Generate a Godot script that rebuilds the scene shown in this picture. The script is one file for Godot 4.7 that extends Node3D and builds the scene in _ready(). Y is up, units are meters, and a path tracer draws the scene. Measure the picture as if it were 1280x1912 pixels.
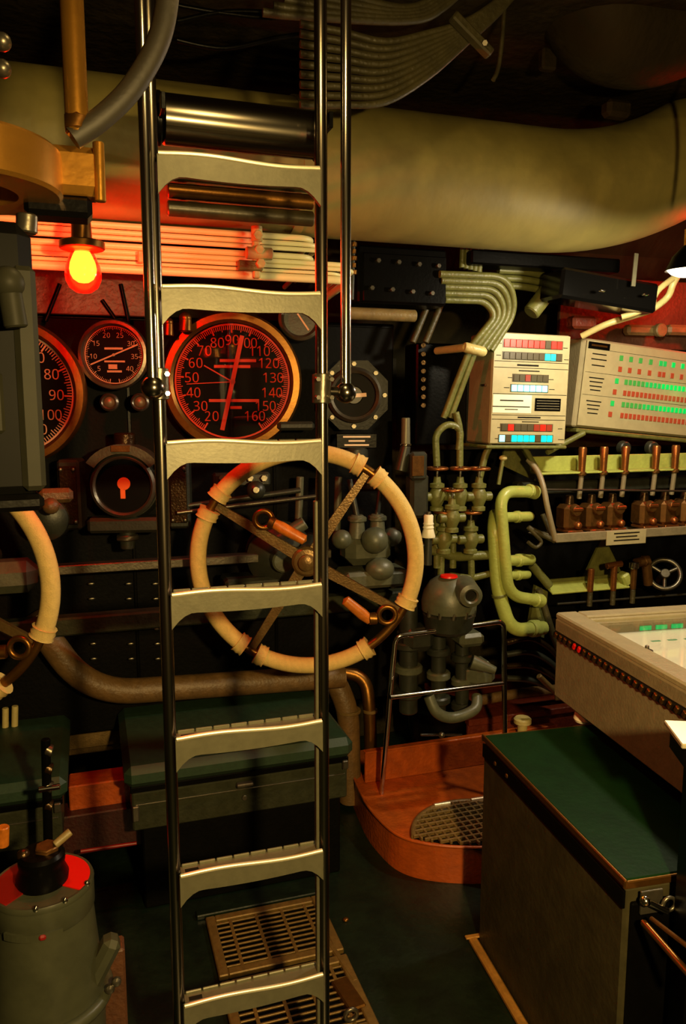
extends Node3D
# Submarine control room: ladder, diving stand, air manifold, plotting table.
# World axes follow the hull: x runs along the diving stand, y up, z towards the viewer.

const FOCAL := 1458.0            # pixels, image 1280 x 1912
const EYE := Vector3(0, 1.62, 0)
var view := Basis.from_euler(Vector3(deg_to_rad(-8.0), deg_to_rad(-18.0), 0.0))
var M := {}
var used := {}

# ---------------------------------------------------------------- measuring
func ray(px: float, py: float) -> Vector3:
	return view * Vector3((px - 640.0) / FOCAL, -(py - 956.0) / FOCAL, -1.0)
func W(px: float, py: float, z: float) -> Vector3:      # point of an upright plane parallel to the diving stand
	var r := ray(px, py)
	return EYE + r * ((z - EYE.z) / r.z)
func G(px: float, py: float, y: float) -> Vector3:      # point of a level plane
	var r := ray(px, py)
	return EYE + r * ((y - EYE.y) / r.y)

# ---------------------------------------------------------------- mesh building
class MB:
	var st := SurfaceTool.new()
	var group := 1
	func _init() -> void:
		st.begin(Mesh.PRIMITIVE_TRIANGLES)
	func flat() -> void:
		st.set_smooth_group(-1)
	func smooth() -> void:
		group += 1
		st.set_smooth_group(group)
	func tri(a: Vector3, b: Vector3, c: Vector3) -> void:
		st.add_vertex(a); st.add_vertex(c); st.add_vertex(b)
	func quad(a: Vector3, b: Vector3, c: Vector3, d: Vector3) -> void:
		tri(a, b, c); tri(a, c, d)
	func face(p: Array, out: Vector3) -> void:
		var n: Vector3 = (p[1] - p[0]).cross(p[2] - p[0])
		var q := p.duplicate()
		if n.dot(out) < 0.0: q.reverse()
		for i in range(1, q.size() - 1): tri(q[0], q[i], q[i + 1])
	func box(t: Transform3D, size: Vector3, b := 0.002) -> MB:
		flat()
		var h := size * 0.5
		b = minf(b, minf(h.x, minf(h.y, h.z)) * 0.6)
		var at := func(sx: float, sy: float, sz: float, axis: int) -> Vector3:
			var v := Vector3(sx * (h.x - b), sy * (h.y - b), sz * (h.z - b))
			if axis == 0: v.x = sx * h.x
			elif axis == 1: v.y = sy * h.y
			else: v.z = sz * h.z
			return t * v
		var s := [-1.0, 1.0]
		for k in s:
			face([at.call(k, -1, -1, 0), at.call(k, 1, -1, 0), at.call(k, 1, 1, 0), at.call(k, -1, 1, 0)], t.basis * Vector3(k, 0, 0))
			face([at.call(-1, k, -1, 1), at.call(1, k, -1, 1), at.call(1, k, 1, 1), at.call(-1, k, 1, 1)], t.basis * Vector3(0, k, 0))
			face([at.call(-1, -1, k, 2), at.call(1, -1, k, 2), at.call(1, 1, k, 2), at.call(-1, 1, k, 2)], t.basis * Vector3(0, 0, k))
		for a in s:
			for c in s:
				face([at.call(a, c, -1, 0), at.call(a, c, 1, 0), at.call(a, c, 1, 1), at.call(a, c, -1, 1)], t.basis * Vector3(a, c, 0))
				face([at.call(a, -1, c, 0), at.call(a, 1, c, 0), at.call(a, 1, c, 2), at.call(a, -1, c, 2)], t.basis * Vector3(a, 0, c))
				face([at.call(-1, a, c, 1), at.call(1, a, c, 1), at.call(1, a, c, 2), at.call(-1, a, c, 2)], t.basis * Vector3(0, a, c))
				for e in s:
					face([at.call(a, c, e, 0), at.call(a, c, e, 1), at.call(a, c, e, 2)], t.basis * Vector3(a, c, e))
		return self
	func bx(c: Vector3, size: Vector3, b := 0.002) -> MB:
		return box(Transform3D(Basis(), c), size, b)
	static func across(d: Vector3) -> Basis:             # z along d
		var z := d.normalized()
		var x := (Vector3.UP if absf(z.y) < 0.95 else Vector3.RIGHT).cross(z).normalized()
		return Basis(x, z.cross(x), z)
	func rod(a: Vector3, b: Vector3, r: float, n := 14, r2 := -1.0) -> MB:
		if r2 < 0.0: r2 = r
		var len := a.distance_to(b)
		var e := minf(minf(r, r2) * 0.15, len * 0.2)
		return lathe(Transform3D(across(b - a), a), [Vector2(0, 0), Vector2(r - e, 0), Vector2(r, e), Vector2(r2, len - e), Vector2(r2 - e, len), Vector2(0, len)], n)
	func tube(pts: Array, r: float, n := 10, closed := false, wave := 0.0) -> MB:
		smooth()
		var rings := []
		var m := pts.size()
		var x := Vector3.ZERO
		for i in m:
			var d: Vector3
			if closed: d = pts[(i + 1) % m] - pts[(i - 1 + m) % m]
			else: d = pts[mini(i + 1, m - 1)] - pts[maxi(i - 1, 0)]
			d = d.normalized()
			if i == 0: x = across(d).x
			else: x = (x - d * x.dot(d)).normalized()
			var y := d.cross(x)
			var rr := r + (wave if i % 2 == 0 else -wave)
			var ring := []
			for k in n: ring.append(pts[i] + (x * cos(TAU * k / n) + y * sin(TAU * k / n)) * rr)
			rings.append(ring)
		for i in (m if closed else m - 1):
			var p: Array = rings[i]
			var q: Array = rings[(i + 1) % m]
			for k in n:
				var l := (k + 1) % n
				quad(p[k], p[l], q[l], q[k])
		if not closed:
			flat()
			face(rings[0], pts[0] - pts[1])
			face(rings[m - 1], pts[m - 1] - pts[m - 2])
		return self
	func lathe(t: Transform3D, prof: Array, n := 24, closed := false) -> MB:   # profile (radius, height along local z)
		var area := 0.0
		var m := prof.size()
		for i in m:
			var a: Vector2 = prof[i]
			var b: Vector2 = prof[(i + 1) % m]
			area += a.x * b.y - b.x * a.y
		smooth()
		for i in (m if closed else m - 1):
			var a: Vector2 = prof[i]
			var b: Vector2 = prof[(i + 1) % m]
			if i > 0 or closed:
				var o: Vector2 = prof[(i - 1 + m) % m]
				if absf((a - o).angle_to(b - a)) > 0.6: smooth()
			for k in n:
				var c0 := Vector2(cos(TAU * k / n), sin(TAU * k / n))
				var c1 := Vector2(cos(TAU * (k + 1) / n), sin(TAU * (k + 1) / n))
				var p0 := t * Vector3(a.x * c0.x, a.x * c0.y, a.y)
				var p1 := t * Vector3(a.x * c1.x, a.x * c1.y, a.y)
				var q0 := t * Vector3(b.x * c0.x, b.x * c0.y, b.y)
				var q1 := t * Vector3(b.x * c1.x, b.x * c1.y, b.y)
				if area < 0.0:
					if a.x > 1e-6: tri(p0, q1, p1)
					if b.x > 1e-6: tri(p0, q0, q1)
				else:
					if a.x > 1e-6: tri(p0, p1, q1)
					if b.x > 1e-6: tri(p0, q1, q0)
		return self
	func ball(c: Vector3, r: float, n := 14, s := Vector3.ONE) -> MB:
		var prof := []
		for i in n / 2 + 1: prof.append(Vector2(r * sin(PI * i / (n / 2)), -r * cos(PI * i / (n / 2))))
		prof[0].x = 0.0; prof[-1].x = 0.0
		return lathe(Transform3D(Basis.from_scale(s), c), prof, n)
	func torus(t: Transform3D, R: float, r: float, n := 32, k := 10) -> MB:
		var pts := []
		for i in n: pts.append(t * Vector3(R * cos(TAU * i / n), R * sin(TAU * i / n), 0))
		return tube(pts, r, k, true)
	func slab(poly: PackedVector2Array, t: Transform3D, depth: float) -> MB:   # outline in local xy, thick along local -z
		flat()
		var ix := Geometry2D.triangulate_polygon(poly)
		for i in range(0, ix.size(), 3):
			var a := poly[ix[i]]; var b := poly[ix[i + 1]]; var c := poly[ix[i + 2]]
			face([t * Vector3(a.x, a.y, 0), t * Vector3(b.x, b.y, 0), t * Vector3(c.x, c.y, 0)], t.basis.z)
			face([t * Vector3(a.x, a.y, -depth), t * Vector3(b.x, b.y, -depth), t * Vector3(c.x, c.y, -depth)], -t.basis.z)
		var ccw := not Geometry2D.is_polygon_clockwise(poly)
		for i in poly.size():
			var a := poly[i]; var b := poly[(i + 1) % poly.size()]
			var o := Vector2(b.y - a.y, a.x - b.x) * (1.0 if ccw else -1.0)
			face([t * Vector3(a.x, a.y, 0), t * Vector3(b.x, b.y, 0), t * Vector3(b.x, b.y, -depth), t * Vector3(a.x, a.y, -depth)], t.basis * Vector3(o.x, o.y, 0))
		return self
	func text(s: String, t: Transform3D, height: float, thick := 0.0006) -> MB:
		var tm := TextMesh.new()
		tm.text = s; tm.font_size = 32; tm.pixel_size = height / 32.0; tm.depth = thick
		var fnt := SystemFont.new()
		fnt.font_names = PackedStringArray(["Droid Sans"])
		tm.font = fnt
		st.append_from(tm, 0, t)
		return self

func bend(pts: Array, k := 6) -> Array:                  # smooth curve through points
	var out := []
	for i in pts.size() - 1:
		var a: Vector3 = pts[maxi(i - 1, 0)]; var b: Vector3 = pts[i]; var c: Vector3 = pts[i + 1]; var d: Vector3 = pts[mini(i + 2, pts.size() - 1)]
		for j in k: out.append(b.cubic_interpolate(c, a, d, float(j) / k))
	out.append(pts[-1])
	return out
func fillet(pts: Array, r: float, k := 6) -> Array:      # straight runs joined by round elbows
	var out := [pts[0]]
	for i in range(1, pts.size() - 1):
		var p: Vector3 = pts[i]
		var a: Vector3 = pts[i - 1] - p; var b: Vector3 = pts[i + 1] - p
		var l := minf(r, minf(a.length(), b.length()) * 0.49)
		var s := p + a.normalized() * l; var e := p + b.normalized() * l
		for j in k + 1:
			var u := float(j) / k
			out.append(s.lerp(p, u).lerp(p.lerp(e, u), u))
	out.append(pts[-1])
	return out

func numbered(called: String) -> String:
	var n: int = used.get(called, 0)
	used[called] = n + 1
	return called if n == 0 else "%s_%03d" % [called, n]

func obj(called: String, mb: MB, mat: Material, parent: Node3D = self) -> MeshInstance3D:
	mb.st.generate_normals()
	var raw: ArrayMesh = mb.st.commit()
	var box := raw.get_aabb()
	var c := box.get_center()
	c.y = box.position.y
	var s2 := SurfaceTool.new()
	s2.append_from(raw, 0, Transform3D(Basis(), -c))
	var mesh: ArrayMesh = s2.commit()
	mesh.surface_set_material(0, mat)
	var o := MeshInstance3D.new()
	o.mesh = mesh
	o.cast_shadow = GeometryInstance3D.SHADOW_CASTING_SETTING_ON
	if parent == self:
		o.name = numbered(called)
		add_child(o)
		o.position = c
	else:
		var k := 0
		var nm := called
		while parent.has_node(nm):
			k += 1
			nm = "%s_%03d" % [called, k]
		o.name = nm
		parent.add_child(o, true)
		o.transform = parent.global_transform.affine_inverse() * Transform3D(Basis(), c)
	return o
func tag(o: Node3D, label: String, category: String, group := "") -> Node3D:
	o.set_meta("label", label); o.set_meta("category", category)
	if group != "": o.set_meta("group", group)
	return o
func thing(called: String, label: String, category: String, at: Vector3, group := "") -> Node3D:
	var o := Node3D.new()
	o.name = numbered(called)
	add_child(o)
	o.position = at
	tag(o, label, category, group)
	return o
func one(called: String, mb: MB, mat: Material, label: String, category: String, group := "") -> MeshInstance3D:
	var o := obj(called, mb, mat)
	tag(o, label, category, group)
	return o
func struct(called: String, mb: MB, mat: Material) -> MeshInstance3D:
	var o := obj(called, mb, mat)
	o.set_meta("kind", "structure")
	return o
func again(o: Node3D, shift: Vector3, label: String, group := "") -> Node3D:
	var c: Node3D = o.duplicate()
	c.name = numbered(String(o.name).rstrip("0123456789").rstrip("_"))
	add_child(c)
	c.position = o.position + shift
	c.set_meta("label", label)
	if group != "": c.set_meta("group", group)
	return c
func facing(at: Vector3, yaw := 0.0, tilt := 0.0, roll := 0.0) -> Transform3D:
	return Transform3D(Basis.from_euler(Vector3(deg_to_rad(tilt), deg_to_rad(yaw), deg_to_rad(roll))), at)

# ---------------------------------------------------------------- materials
func paint(c: Color, rough := 0.45, metal := 0.0, grain := 0.0, bump := 0.0, scale := 3.0) -> StandardMaterial3D:
	var m := StandardMaterial3D.new()
	m.albedo_color = c; m.roughness = rough; m.metallic = metal
	if grain > 0.0 or bump > 0.0:
		m.uv1_triplanar = true; m.uv1_world_triplanar = true
		m.uv1_scale = Vector3.ONE * scale
	if grain > 0.0:
		m.albedo_texture = mottle(grain)
	if bump > 0.0:
		m.normal_enabled = true; m.normal_scale = bump
		m.normal_texture = M.bumps
	return m
func mottle(amount: float) -> ImageTexture:
	var key := "mottle%d" % int(amount * 100)
	if M.has(key): return M[key]
	var a := FastNoiseLite.new(); a.seed = 7; a.frequency = 0.012; a.fractal_octaves = 5
	var b := FastNoiseLite.new(); b.seed = 21; b.frequency = 0.06; b.noise_type = FastNoiseLite.TYPE_CELLULAR; b.fractal_octaves = 2
	var n := 256
	var ia := a.get_seamless_image(n, n); var ib := b.get_seamless_image(n, n)
	var im := Image.create(n, n, false, Image.FORMAT_RGB8)
	for y in n:
		for x in n:
			var v := 1.0 - amount * (0.75 * ia.get_pixel(x, y).r + 0.25 * ib.get_pixel(x, y).r)
			im.set_pixel(x, y, Color(v, v * (1.0 - amount * 0.05), v * (1.0 - amount * 0.1)))
	M[key] = ImageTexture.create_from_image(im)
	return M[key]
func glow(c: Color, power: float) -> StandardMaterial3D:
	var m := StandardMaterial3D.new()
	m.albedo_color = c; m.roughness = 0.4
	m.emission_enabled = true; m.emission = c; m.emission_energy_multiplier = power
	return m
func lamp(at: Vector3, c: Color, power: float, size: float) -> OmniLight3D:
	var l := OmniLight3D.new()
	l.light_color = c; l.light_energy = power; l.light_size = size
	l.omni_range = 12.0; l.omni_attenuation = 2.0; l.shadow_enabled = true
	add_child(l)
	l.position = at
	return l

func materials() -> void:
	var nz := FastNoiseLite.new(); nz.seed = 3; nz.frequency = 0.05; nz.fractal_octaves = 4
	var im := nz.get_seamless_image(256, 256)
	im.bump_map_to_normal_map(6.0)
	M.bumps = ImageTexture.create_from_image(im)
	M.chrome = paint(Color(0.82, 0.80, 0.76), 0.16, 1.0)
	M.rail = paint(Color(0.50, 0.47, 0.42), 0.22, 1.0)
	M.cast = paint(Color(0.41, 0.40, 0.32), 0.42, 0.35, 0.12, 0.04, 8.0)
	M.steel = paint(Color(0.45, 0.43, 0.38), 0.35, 0.85, 0.2, 0.08, 6.0)
	M.brass = paint(Color(0.84, 0.60, 0.24), 0.27, 0.88, 0.12, 0.03, 6.0)
	M.oldbrass = paint(Color(0.55, 0.38, 0.17), 0.36, 0.9, 0.2, 0.05, 8.0)
	M.bronze = paint(Color(0.48, 0.33, 0.16), 0.36, 0.7, 0.3, 0.1, 12.0)
	M.copper = paint(Color(0.62, 0.38, 0.19), 0.35, 0.8, 0.2, 0.2, 9.0)
	M.black = paint(Color(0.028, 0.026, 0.022), 0.32, 0.0, 0.2, 0.05, 5.0)
	M.flatblack = paint(Color(0.03, 0.028, 0.022), 0.6, 0.0, 0.3, 0.1, 4.0)  # matt black, also the shade below the grating bars
	M.gloss = paint(Color(0.03, 0.028, 0.025), 0.12, 0.0)
	M.cream = paint(Color(0.78, 0.72, 0.48), 0.42, 0.0, 0.18, 0.25, 4.0)
	M.duct = paint(Color(0.58, 0.54, 0.30), 0.55, 0.0, 0.25, 0.07, 1.6)
	M.cord = paint(Color(0.86, 0.74, 0.46), 0.75, 0.0, 0.15, 0.5, 14.0)
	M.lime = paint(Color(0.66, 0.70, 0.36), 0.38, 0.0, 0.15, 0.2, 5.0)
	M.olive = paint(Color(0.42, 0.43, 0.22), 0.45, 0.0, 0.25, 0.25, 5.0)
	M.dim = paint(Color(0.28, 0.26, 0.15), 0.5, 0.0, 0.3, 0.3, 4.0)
	M.machine = paint(Color(0.34, 0.35, 0.28), 0.42, 0.0, 0.25, 0.08, 7.0)
	M.iron = paint(Color(0.17, 0.18, 0.145), 0.42, 0.0, 0.3, 0.08, 7.0)
	M.grey = paint(Color(0.52, 0.48, 0.38), 0.45, 0.0, 0.15, 0.15, 6.0)
	M.casegrey = paint(Color(0.60, 0.56, 0.44), 0.42, 0.0, 0.10, 0.15, 6.0)
	M.panel = paint(Color(0.66, 0.62, 0.48), 0.40, 0.0, 0.08, 0.0, 5.0)
	M.locker = paint(Color(0.21, 0.22, 0.165), 0.45, 0.0, 0.25, 0.2, 4.0)
	M.deskside = paint(Color(0.25, 0.235, 0.16), 0.42, 0.0, 0.25, 0.08, 3.0)
	M.lino = paint(Color(0.05, 0.17, 0.07), 0.48, 0.0, 0.2, 0.05, 4.0)
	M.deck = paint(Color(0.075, 0.13, 0.08), 0.36, 0.0, 0.4, 0.08, 2.5)
	M.cushion = paint(Color(0.13, 0.22, 0.15), 0.50, 0.0, 0.2, 0.08, 9.0)
	M.orange = paint(Color(0.70, 0.32, 0.08), 0.40, 0.0, 0.25, 0.25, 4.0)
	M.oxide = paint(Color(0.42, 0.15, 0.06), 0.45, 0.0, 0.3, 0.25, 4.0)
	M.red = paint(Color(0.80, 0.06, 0.03), 0.35)
	M.wood = paint(Color(0.84, 0.48, 0.14), 0.35, 0.0, 0.3, 0.1, 10.0)
	M.white = paint(Color(0.88, 0.84, 0.74), 0.4)
	M.ink = paint(Color(0.10, 0.09, 0.07), 0.6)
	M.dial = paint(Color(0.025, 0.02, 0.018), 0.5)
	M.mark = paint(Color(0.86, 0.78, 0.66), 0.5)
	M.redlitmark = paint(Color(0.92, 0.24, 0.05), 0.5)  # red backlight of the depth dial put into the mark colour
	M.hull = paint(Color(0.20, 0.18, 0.11), 0.6, 0.0, 0.35, 0.3, 1.5)
	M.overhead = paint(Color(0.20, 0.17, 0.10), 0.6, 0.0, 0.35, 0.3, 1.5)
	M.bronzedark = paint(Color(0.26, 0.19, 0.10), 0.30, 0.7, 0.3, 0.3, 8.0)
	M.tan = paint(Color(0.52, 0.42, 0.24), 0.45, 0.2, 0.3, 0.3, 9.0)
	M.gratebrass = paint(Color(0.50, 0.40, 0.21), 0.42, 0.4, 0.25, 0.08, 9.0)
	M.nosing = paint(Color(0.92, 0.88, 0.76), 0.36, 0.7)
	M.darkchrome = paint(Color(0.36, 0.34, 0.30), 0.22, 1.0)
	M.dimplate = paint(Color(0.30, 0.27, 0.17), 0.35, 0.2, 0.3, 0.05, 6.0)
	M.brasspaint = paint(Color(0.78, 0.58, 0.28), 0.36, 0.3, 0.3, 0.05, 6.0)
	M.reflectgreen = paint(Color(0.45, 0.75, 0.55), 0.5)  # green reflection on the plotting table put into this colour
	M.cable = paint(Color(0.93, 0.90, 0.68), 0.34)
	for k in ["black", "flatblack", "dial", "ink", "hull", "overhead", "locker", "deskside", "lino"]:
		M[k].metallic_specular = 0.2
	M.gloss.metallic_specular = 0.4
	M.drum = paint(Color(0.25, 0.26, 0.195), 0.40, 0.0, 0.2, 0.04, 4.0)
	M.orangemark = paint(Color(0.90, 0.42, 0.16), 0.5)
	M.spoke = paint(Color(0.50, 0.40, 0.24), 0.35, 0.55, 0.25, 0.2, 8.0)
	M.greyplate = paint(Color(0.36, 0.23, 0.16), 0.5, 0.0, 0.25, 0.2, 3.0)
	M.gunmetal = paint(Color(0.05, 0.05, 0.042), 0.5, 0.0, 0.2)
	M.periscopegrey = paint(Color(0.15, 0.15, 0.115), 0.5, 0.0, 0.2)
	M.hose = paint(Color(0.18, 0.16, 0.12), 0.6, 0.0, 0.15, 0.1, 8.0)
	M.dimcream = paint(Color(0.52, 0.46, 0.29), 0.5, 0.0, 0.25, 0.25, 6.0)
	M.browncream = paint(Color(0.46, 0.35, 0.20), 0.5, 0.0, 0.3, 0.3, 5.0)
	M.browndark = paint(Color(0.36, 0.22, 0.13), 0.5, 0.0, 0.3, 0.3, 5.0)
	M.oxidedark = paint(Color(0.22, 0.06, 0.03), 0.5, 0.0, 0.3, 0.2, 5.0)
	M.reddull = paint(Color(0.45, 0.05, 0.02), 0.45)
	M.tandim = paint(Color(0.42, 0.32, 0.19), 0.5, 0.0, 0.3, 0.3, 6.0)
	M.gunmetal.metallic_specular = 0.15; M.periscopegrey.metallic_specular = 0.2
	var g := StandardMaterial3D.new()
	g.transparency = BaseMaterial3D.TRANSPARENCY_ALPHA
	g.albedo_color = Color(0.02, 0.02, 0.02, 0.10); g.roughness = 0.03; g.metallic_specular = 0.5
	M.glass = g

func _ready() -> void:
	# camera
	var cam := Camera3D.new()
	cam.name = "camera"
	cam.keep_aspect = Camera3D.KEEP_HEIGHT
	cam.fov = rad_to_deg(2.0 * atan(956.0 / FOCAL))
	cam.near = 0.02; cam.far = 40.0
	cam.transform = Transform3D(view, EYE)
	add_child(cam)
	cam.current = true
	# sky, exposure
	var we := WorldEnvironment.new()
	var env := Environment.new()
	env.background_mode = Environment.BG_COLOR
	env.background_color = Color(0, 0, 0)
	env.tonemap_mode = Environment.TONE_MAPPER_LINEAR
	env.tonemap_exposure = 1.0
	env.sdfgi_enabled = true; env.ssao_enabled = true; env.ssil_enabled = true
	we.environment = env
	add_child(we)
	materials()
	# lights: warm lamps of the room, one added for highlights, red battle lamps
	var warm := Color(1.0, 0.845, 0.53)
	hanging_lamp(Vector3(0.42, 1.76, 0.24), warm, 6.5, "low conical warm lamp hanging in the passage near the desk")
	hanging_lamp(Vector3(0.32, 2.42, -1.05), warm, 0.35, "unseen conical warm lamp added in front of the ladder head for highlights")  # unseen lamp added for glints on the roller and tread edges
	hanging_lamp(W(1285, 505, -2.0), Color(1.0, 0.93, 0.78), 1.2, "bright white lamp with dark shade above the indicator panels at right")
	red_lamp(W(155, 506, -2.15), 0.40, "lit red bulb under a flanged socket beside the cream cables")
	red_lamp(Vector3(2.62, 2.10, -2.62), 0.20, "red bulb behind the end of the big duct at right")
	shell()
	big_duct()
	ladder()
	desk()
	plotting_table()
	bench_seats()
	sump()
	deck_gratings()
	diving_stand()
	wheels()
	cable_run()
	periscope()
	electric_box()
	indicator_panels()
	manifold()
	green_manifold()
	machinery()
	overhead_cables()
	lower_pipes()
	motor_drum()
	clutter()

# ---------------------------------------------------------------- lamps
func hanging_lamp(at: Vector3, c: Color, power: float, label: String) -> void:
	var t := thing("hanging_lamp", label, "lamp", at)
	var up := Transform3D(Basis(Vector3.RIGHT, Vector3.BACK * -1.0, Vector3.UP), at)     # local z is up
	up.basis = Basis(Vector3(1, 0, 0), Vector3(0, 0, -1), Vector3(0, 1, 0))
	obj("shade", MB.new().lathe(up, [Vector2(0.016, 0.075), Vector2(0.022, 0.07), Vector2(0.05, 0.04), Vector2(0.066, 0.004), Vector2(0.068, 0.0), Vector2(0.064, 0.002), Vector2(0.047, 0.036), Vector2(0.016, 0.062)], 28, true), M.black, t)
	obj("socket", MB.new().lathe(up, [Vector2(0, 0.07), Vector2(0.018, 0.07), Vector2(0.018, 0.12), Vector2(0.008, 0.128), Vector2(0, 0.128)], 16), M.brass, t)
	obj("stem", MB.new().rod(at + Vector3(0, 0.12, 0), Vector3(at.x, 2.62, at.z), 0.007, 8), M.black, t)
	obj("bulb", MB.new().lathe(up, [Vector2(0, -0.020), Vector2(0.03, -0.017), Vector2(0.05, -0.009), Vector2(0.062, 0.003), Vector2(0.05, 0.02), Vector2(0, 0.022)], 24), glow(c, 5.0), t)
	var l := lamp(at + Vector3(0, -0.008, 0), c, power, 0.045)
	l.name = numbered("hanging_lamp_light")
func red_lamp(at: Vector3, power: float, label: String) -> void:
	var t := thing("red_lamp", label, "lamp", at)
	var up := Transform3D(Basis(Vector3(1, 0, 0), Vector3(0, 0, -1), Vector3(0, 1, 0)), at)
	obj("socket_flange", MB.new().lathe(up, [Vector2(0, 0.052), Vector2(0.052, 0.052), Vector2(0.056, 0.055), Vector2(0.056, 0.070), Vector2(0.052, 0.073), Vector2(0, 0.073)], 28), M.oldbrass, t)
	obj("stem", MB.new().lathe(up, [Vector2(0, 0.073), Vector2(0.026, 0.073), Vector2(0.024, 0.12), Vector2(0.018, 0.125), Vector2(0.018, 0.17), Vector2(0, 0.17)], 18), M.oldbrass, t)
	var prof := [Vector2(0, -0.056), Vector2(0.018, -0.053), Vector2(0.034, -0.042), Vector2(0.043, -0.024), Vector2(0.045, -0.008), Vector2(0.042, 0.012), Vector2(0.034, 0.032), Vector2(0.026, 0.048), Vector2(0, 0.05)]
	obj("hanger", MB.new().rod(at + Vector3(0, 0.165, 0), Vector3(at.x, 2.222, -2.305) if at.x < 1.0 else Vector3(at.x, 2.66, at.z), 0.010, 10), M.black, t)
	if at.x < 1.0: obj("mount_pad", MB.new().bx(Vector3(at.x, 2.235, -2.30), Vector3(0.05, 0.03, 0.05), 0.006), M.black, t)
	var red := StandardMaterial3D.new()
	red.transparency = BaseMaterial3D.TRANSPARENCY_ALPHA
	red.albedo_color = Color(0.9, 0.02, 0.0, 0.5); red.roughness = 0.15
	red.emission_enabled = true; red.emission = Color(1.0, 0.015, 0.0); red.emission_energy_multiplier = 1.6
	obj("bulb", MB.new().lathe(up, prof, 28), red, t)
	var core := []
	for p in prof: core.append(Vector2(p.x * 0.74, p.y * 0.74 + 0.011))
	var hot := glow(Color(1.0, 0.72, 0.18), 5.0)
	obj("filament_glow", MB.new().lathe(up, core, 24), hot, t)
	var l := lamp(at, Color(1.0, 0.03, 0.008), power, 0.03)
	l.name = numbered("red_lamp_light")

# ---------------------------------------------------------------- setting
func shell() -> void:
	struct("floor", MB.new().bx(Vector3(0.8, -0.05, -0.9), Vector3(5.2, 0.1, 5.4), 0.001), M.deck)
	# pressure hull: far side leans in above the waist and runs into the overhead
	var prof := PackedVector2Array([Vector2(-3.42, -0.1), Vector2(-3.55, 0.9), Vector2(-3.45, 1.7), Vector2(-3.2, 2.3), Vector2(-2.8, 2.66), Vector2(-2.72, 2.78), Vector2(-3.3, 2.4), Vector2(-3.6, 1.75), Vector2(-3.7, 0.9), Vector2(-3.57, -0.1)])
	struct("wall_far", hull_strip(prof), M.hull)
	struct("ceiling", MB.new().bx(Vector3(0.8, 2.72, -0.5), Vector3(5.2, 0.1, 4.8), 0.001), M.overhead)
	struct("wall_near", MB.new().bx(Vector3(0.8, 1.32, 1.8), Vector3(5.2, 2.8, 0.1), 0.001), M.hull)
	struct("wall_left", MB.new().bx(Vector3(-1.8, 1.32, -0.9), Vector3(0.1, 2.8, 5.6), 0.001), M.hull)
	struct("wall_right", MB.new().bx(Vector3(3.4, 1.32, -0.9), Vector3(0.1, 2.8, 5.6), 0.001), M.hull)
	for i in 6:
		var x := -1.2 + i * 0.85
		var rib := MB.new()
		rib.bx(Vector3(x, 1.2, -3.46), Vector3(0.03, 2.3, 0.12), 0.003)
		var o := struct("trim_%d" % (i + 1), rib, M.hull)
func hull_strip(prof: PackedVector2Array) -> MB:
	var mb := MB.new()
	var t := Transform3D(Basis(Vector3(0, 0, 1), Vector3(0, 1, 0), Vector3(-1, 0, 0)), Vector3(-1.8, 0, 0))
	return mb.slab(prof, t, 5.2)

func big_duct() -> void:
	var y := 2.335; var z := -2.46; var r := 0.198
	var t := thing("ventilation_duct", "big cream ventilation duct with rounded end running under the overhead", "duct", Vector3(1.0, y, z))
	var pts := fillet([Vector3(-1.7, y, z), Vector3(1.80, y, z), Vector3(2.35, y + 0.30, z)], 0.32, 12)
	obj("duct_body", MB.new().tube(pts, r, 48), M.duct, t)
	for x in [-0.6, 0.62]:
		obj("hanger_strap", MB.new().lathe(Transform3D(MB.across(Vector3.RIGHT), Vector3(x, y, z)), [Vector2(r + 0.001, 0), Vector2(r + 0.005, 0), Vector2(r + 0.005, 0.03), Vector2(r + 0.001, 0.03)], 48, true), M.duct, t)
	# darker pipes in front of the duct, seen between the ladder rails
	var pz := -2.12
	for i in 3:
		var py: float = [318.0, 362.0, 395.0][i]
		var a := W(312, py - 6, pz); var b := W(584, py + 10, pz)
		b.y = a.y
		var rr: float = [0.034, 0.020, 0.020][i]
		var mb := MB.new().rod(a, b, rr, 20)
		for e in 2: mb.rod(a.lerp(b, 0.12 + 0.76 * e), a.lerp(b, 0.12 + 0.76 * e) + Vector3(0, 0.05, -0.26), 0.008, 8)
		one("overhead_pipe", mb, M.oldbrass if i == 1 else M.dimplate, ["thick dark bronze pipe under the black roller behind the ladder", "thin brassy pipe below the thick dark pipe behind the ladder", "lowest dark thin pipe just above the cream cables"][i], "pipe")

# ---------------------------------------------------------------- ladder
func turn(o: Node3D, pivot: Vector3, deg: float) -> void:
	var b := Basis(Vector3.UP, deg_to_rad(deg))
	o.transform = Transform3D(b, pivot - b * pivot) * o.transform

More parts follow.
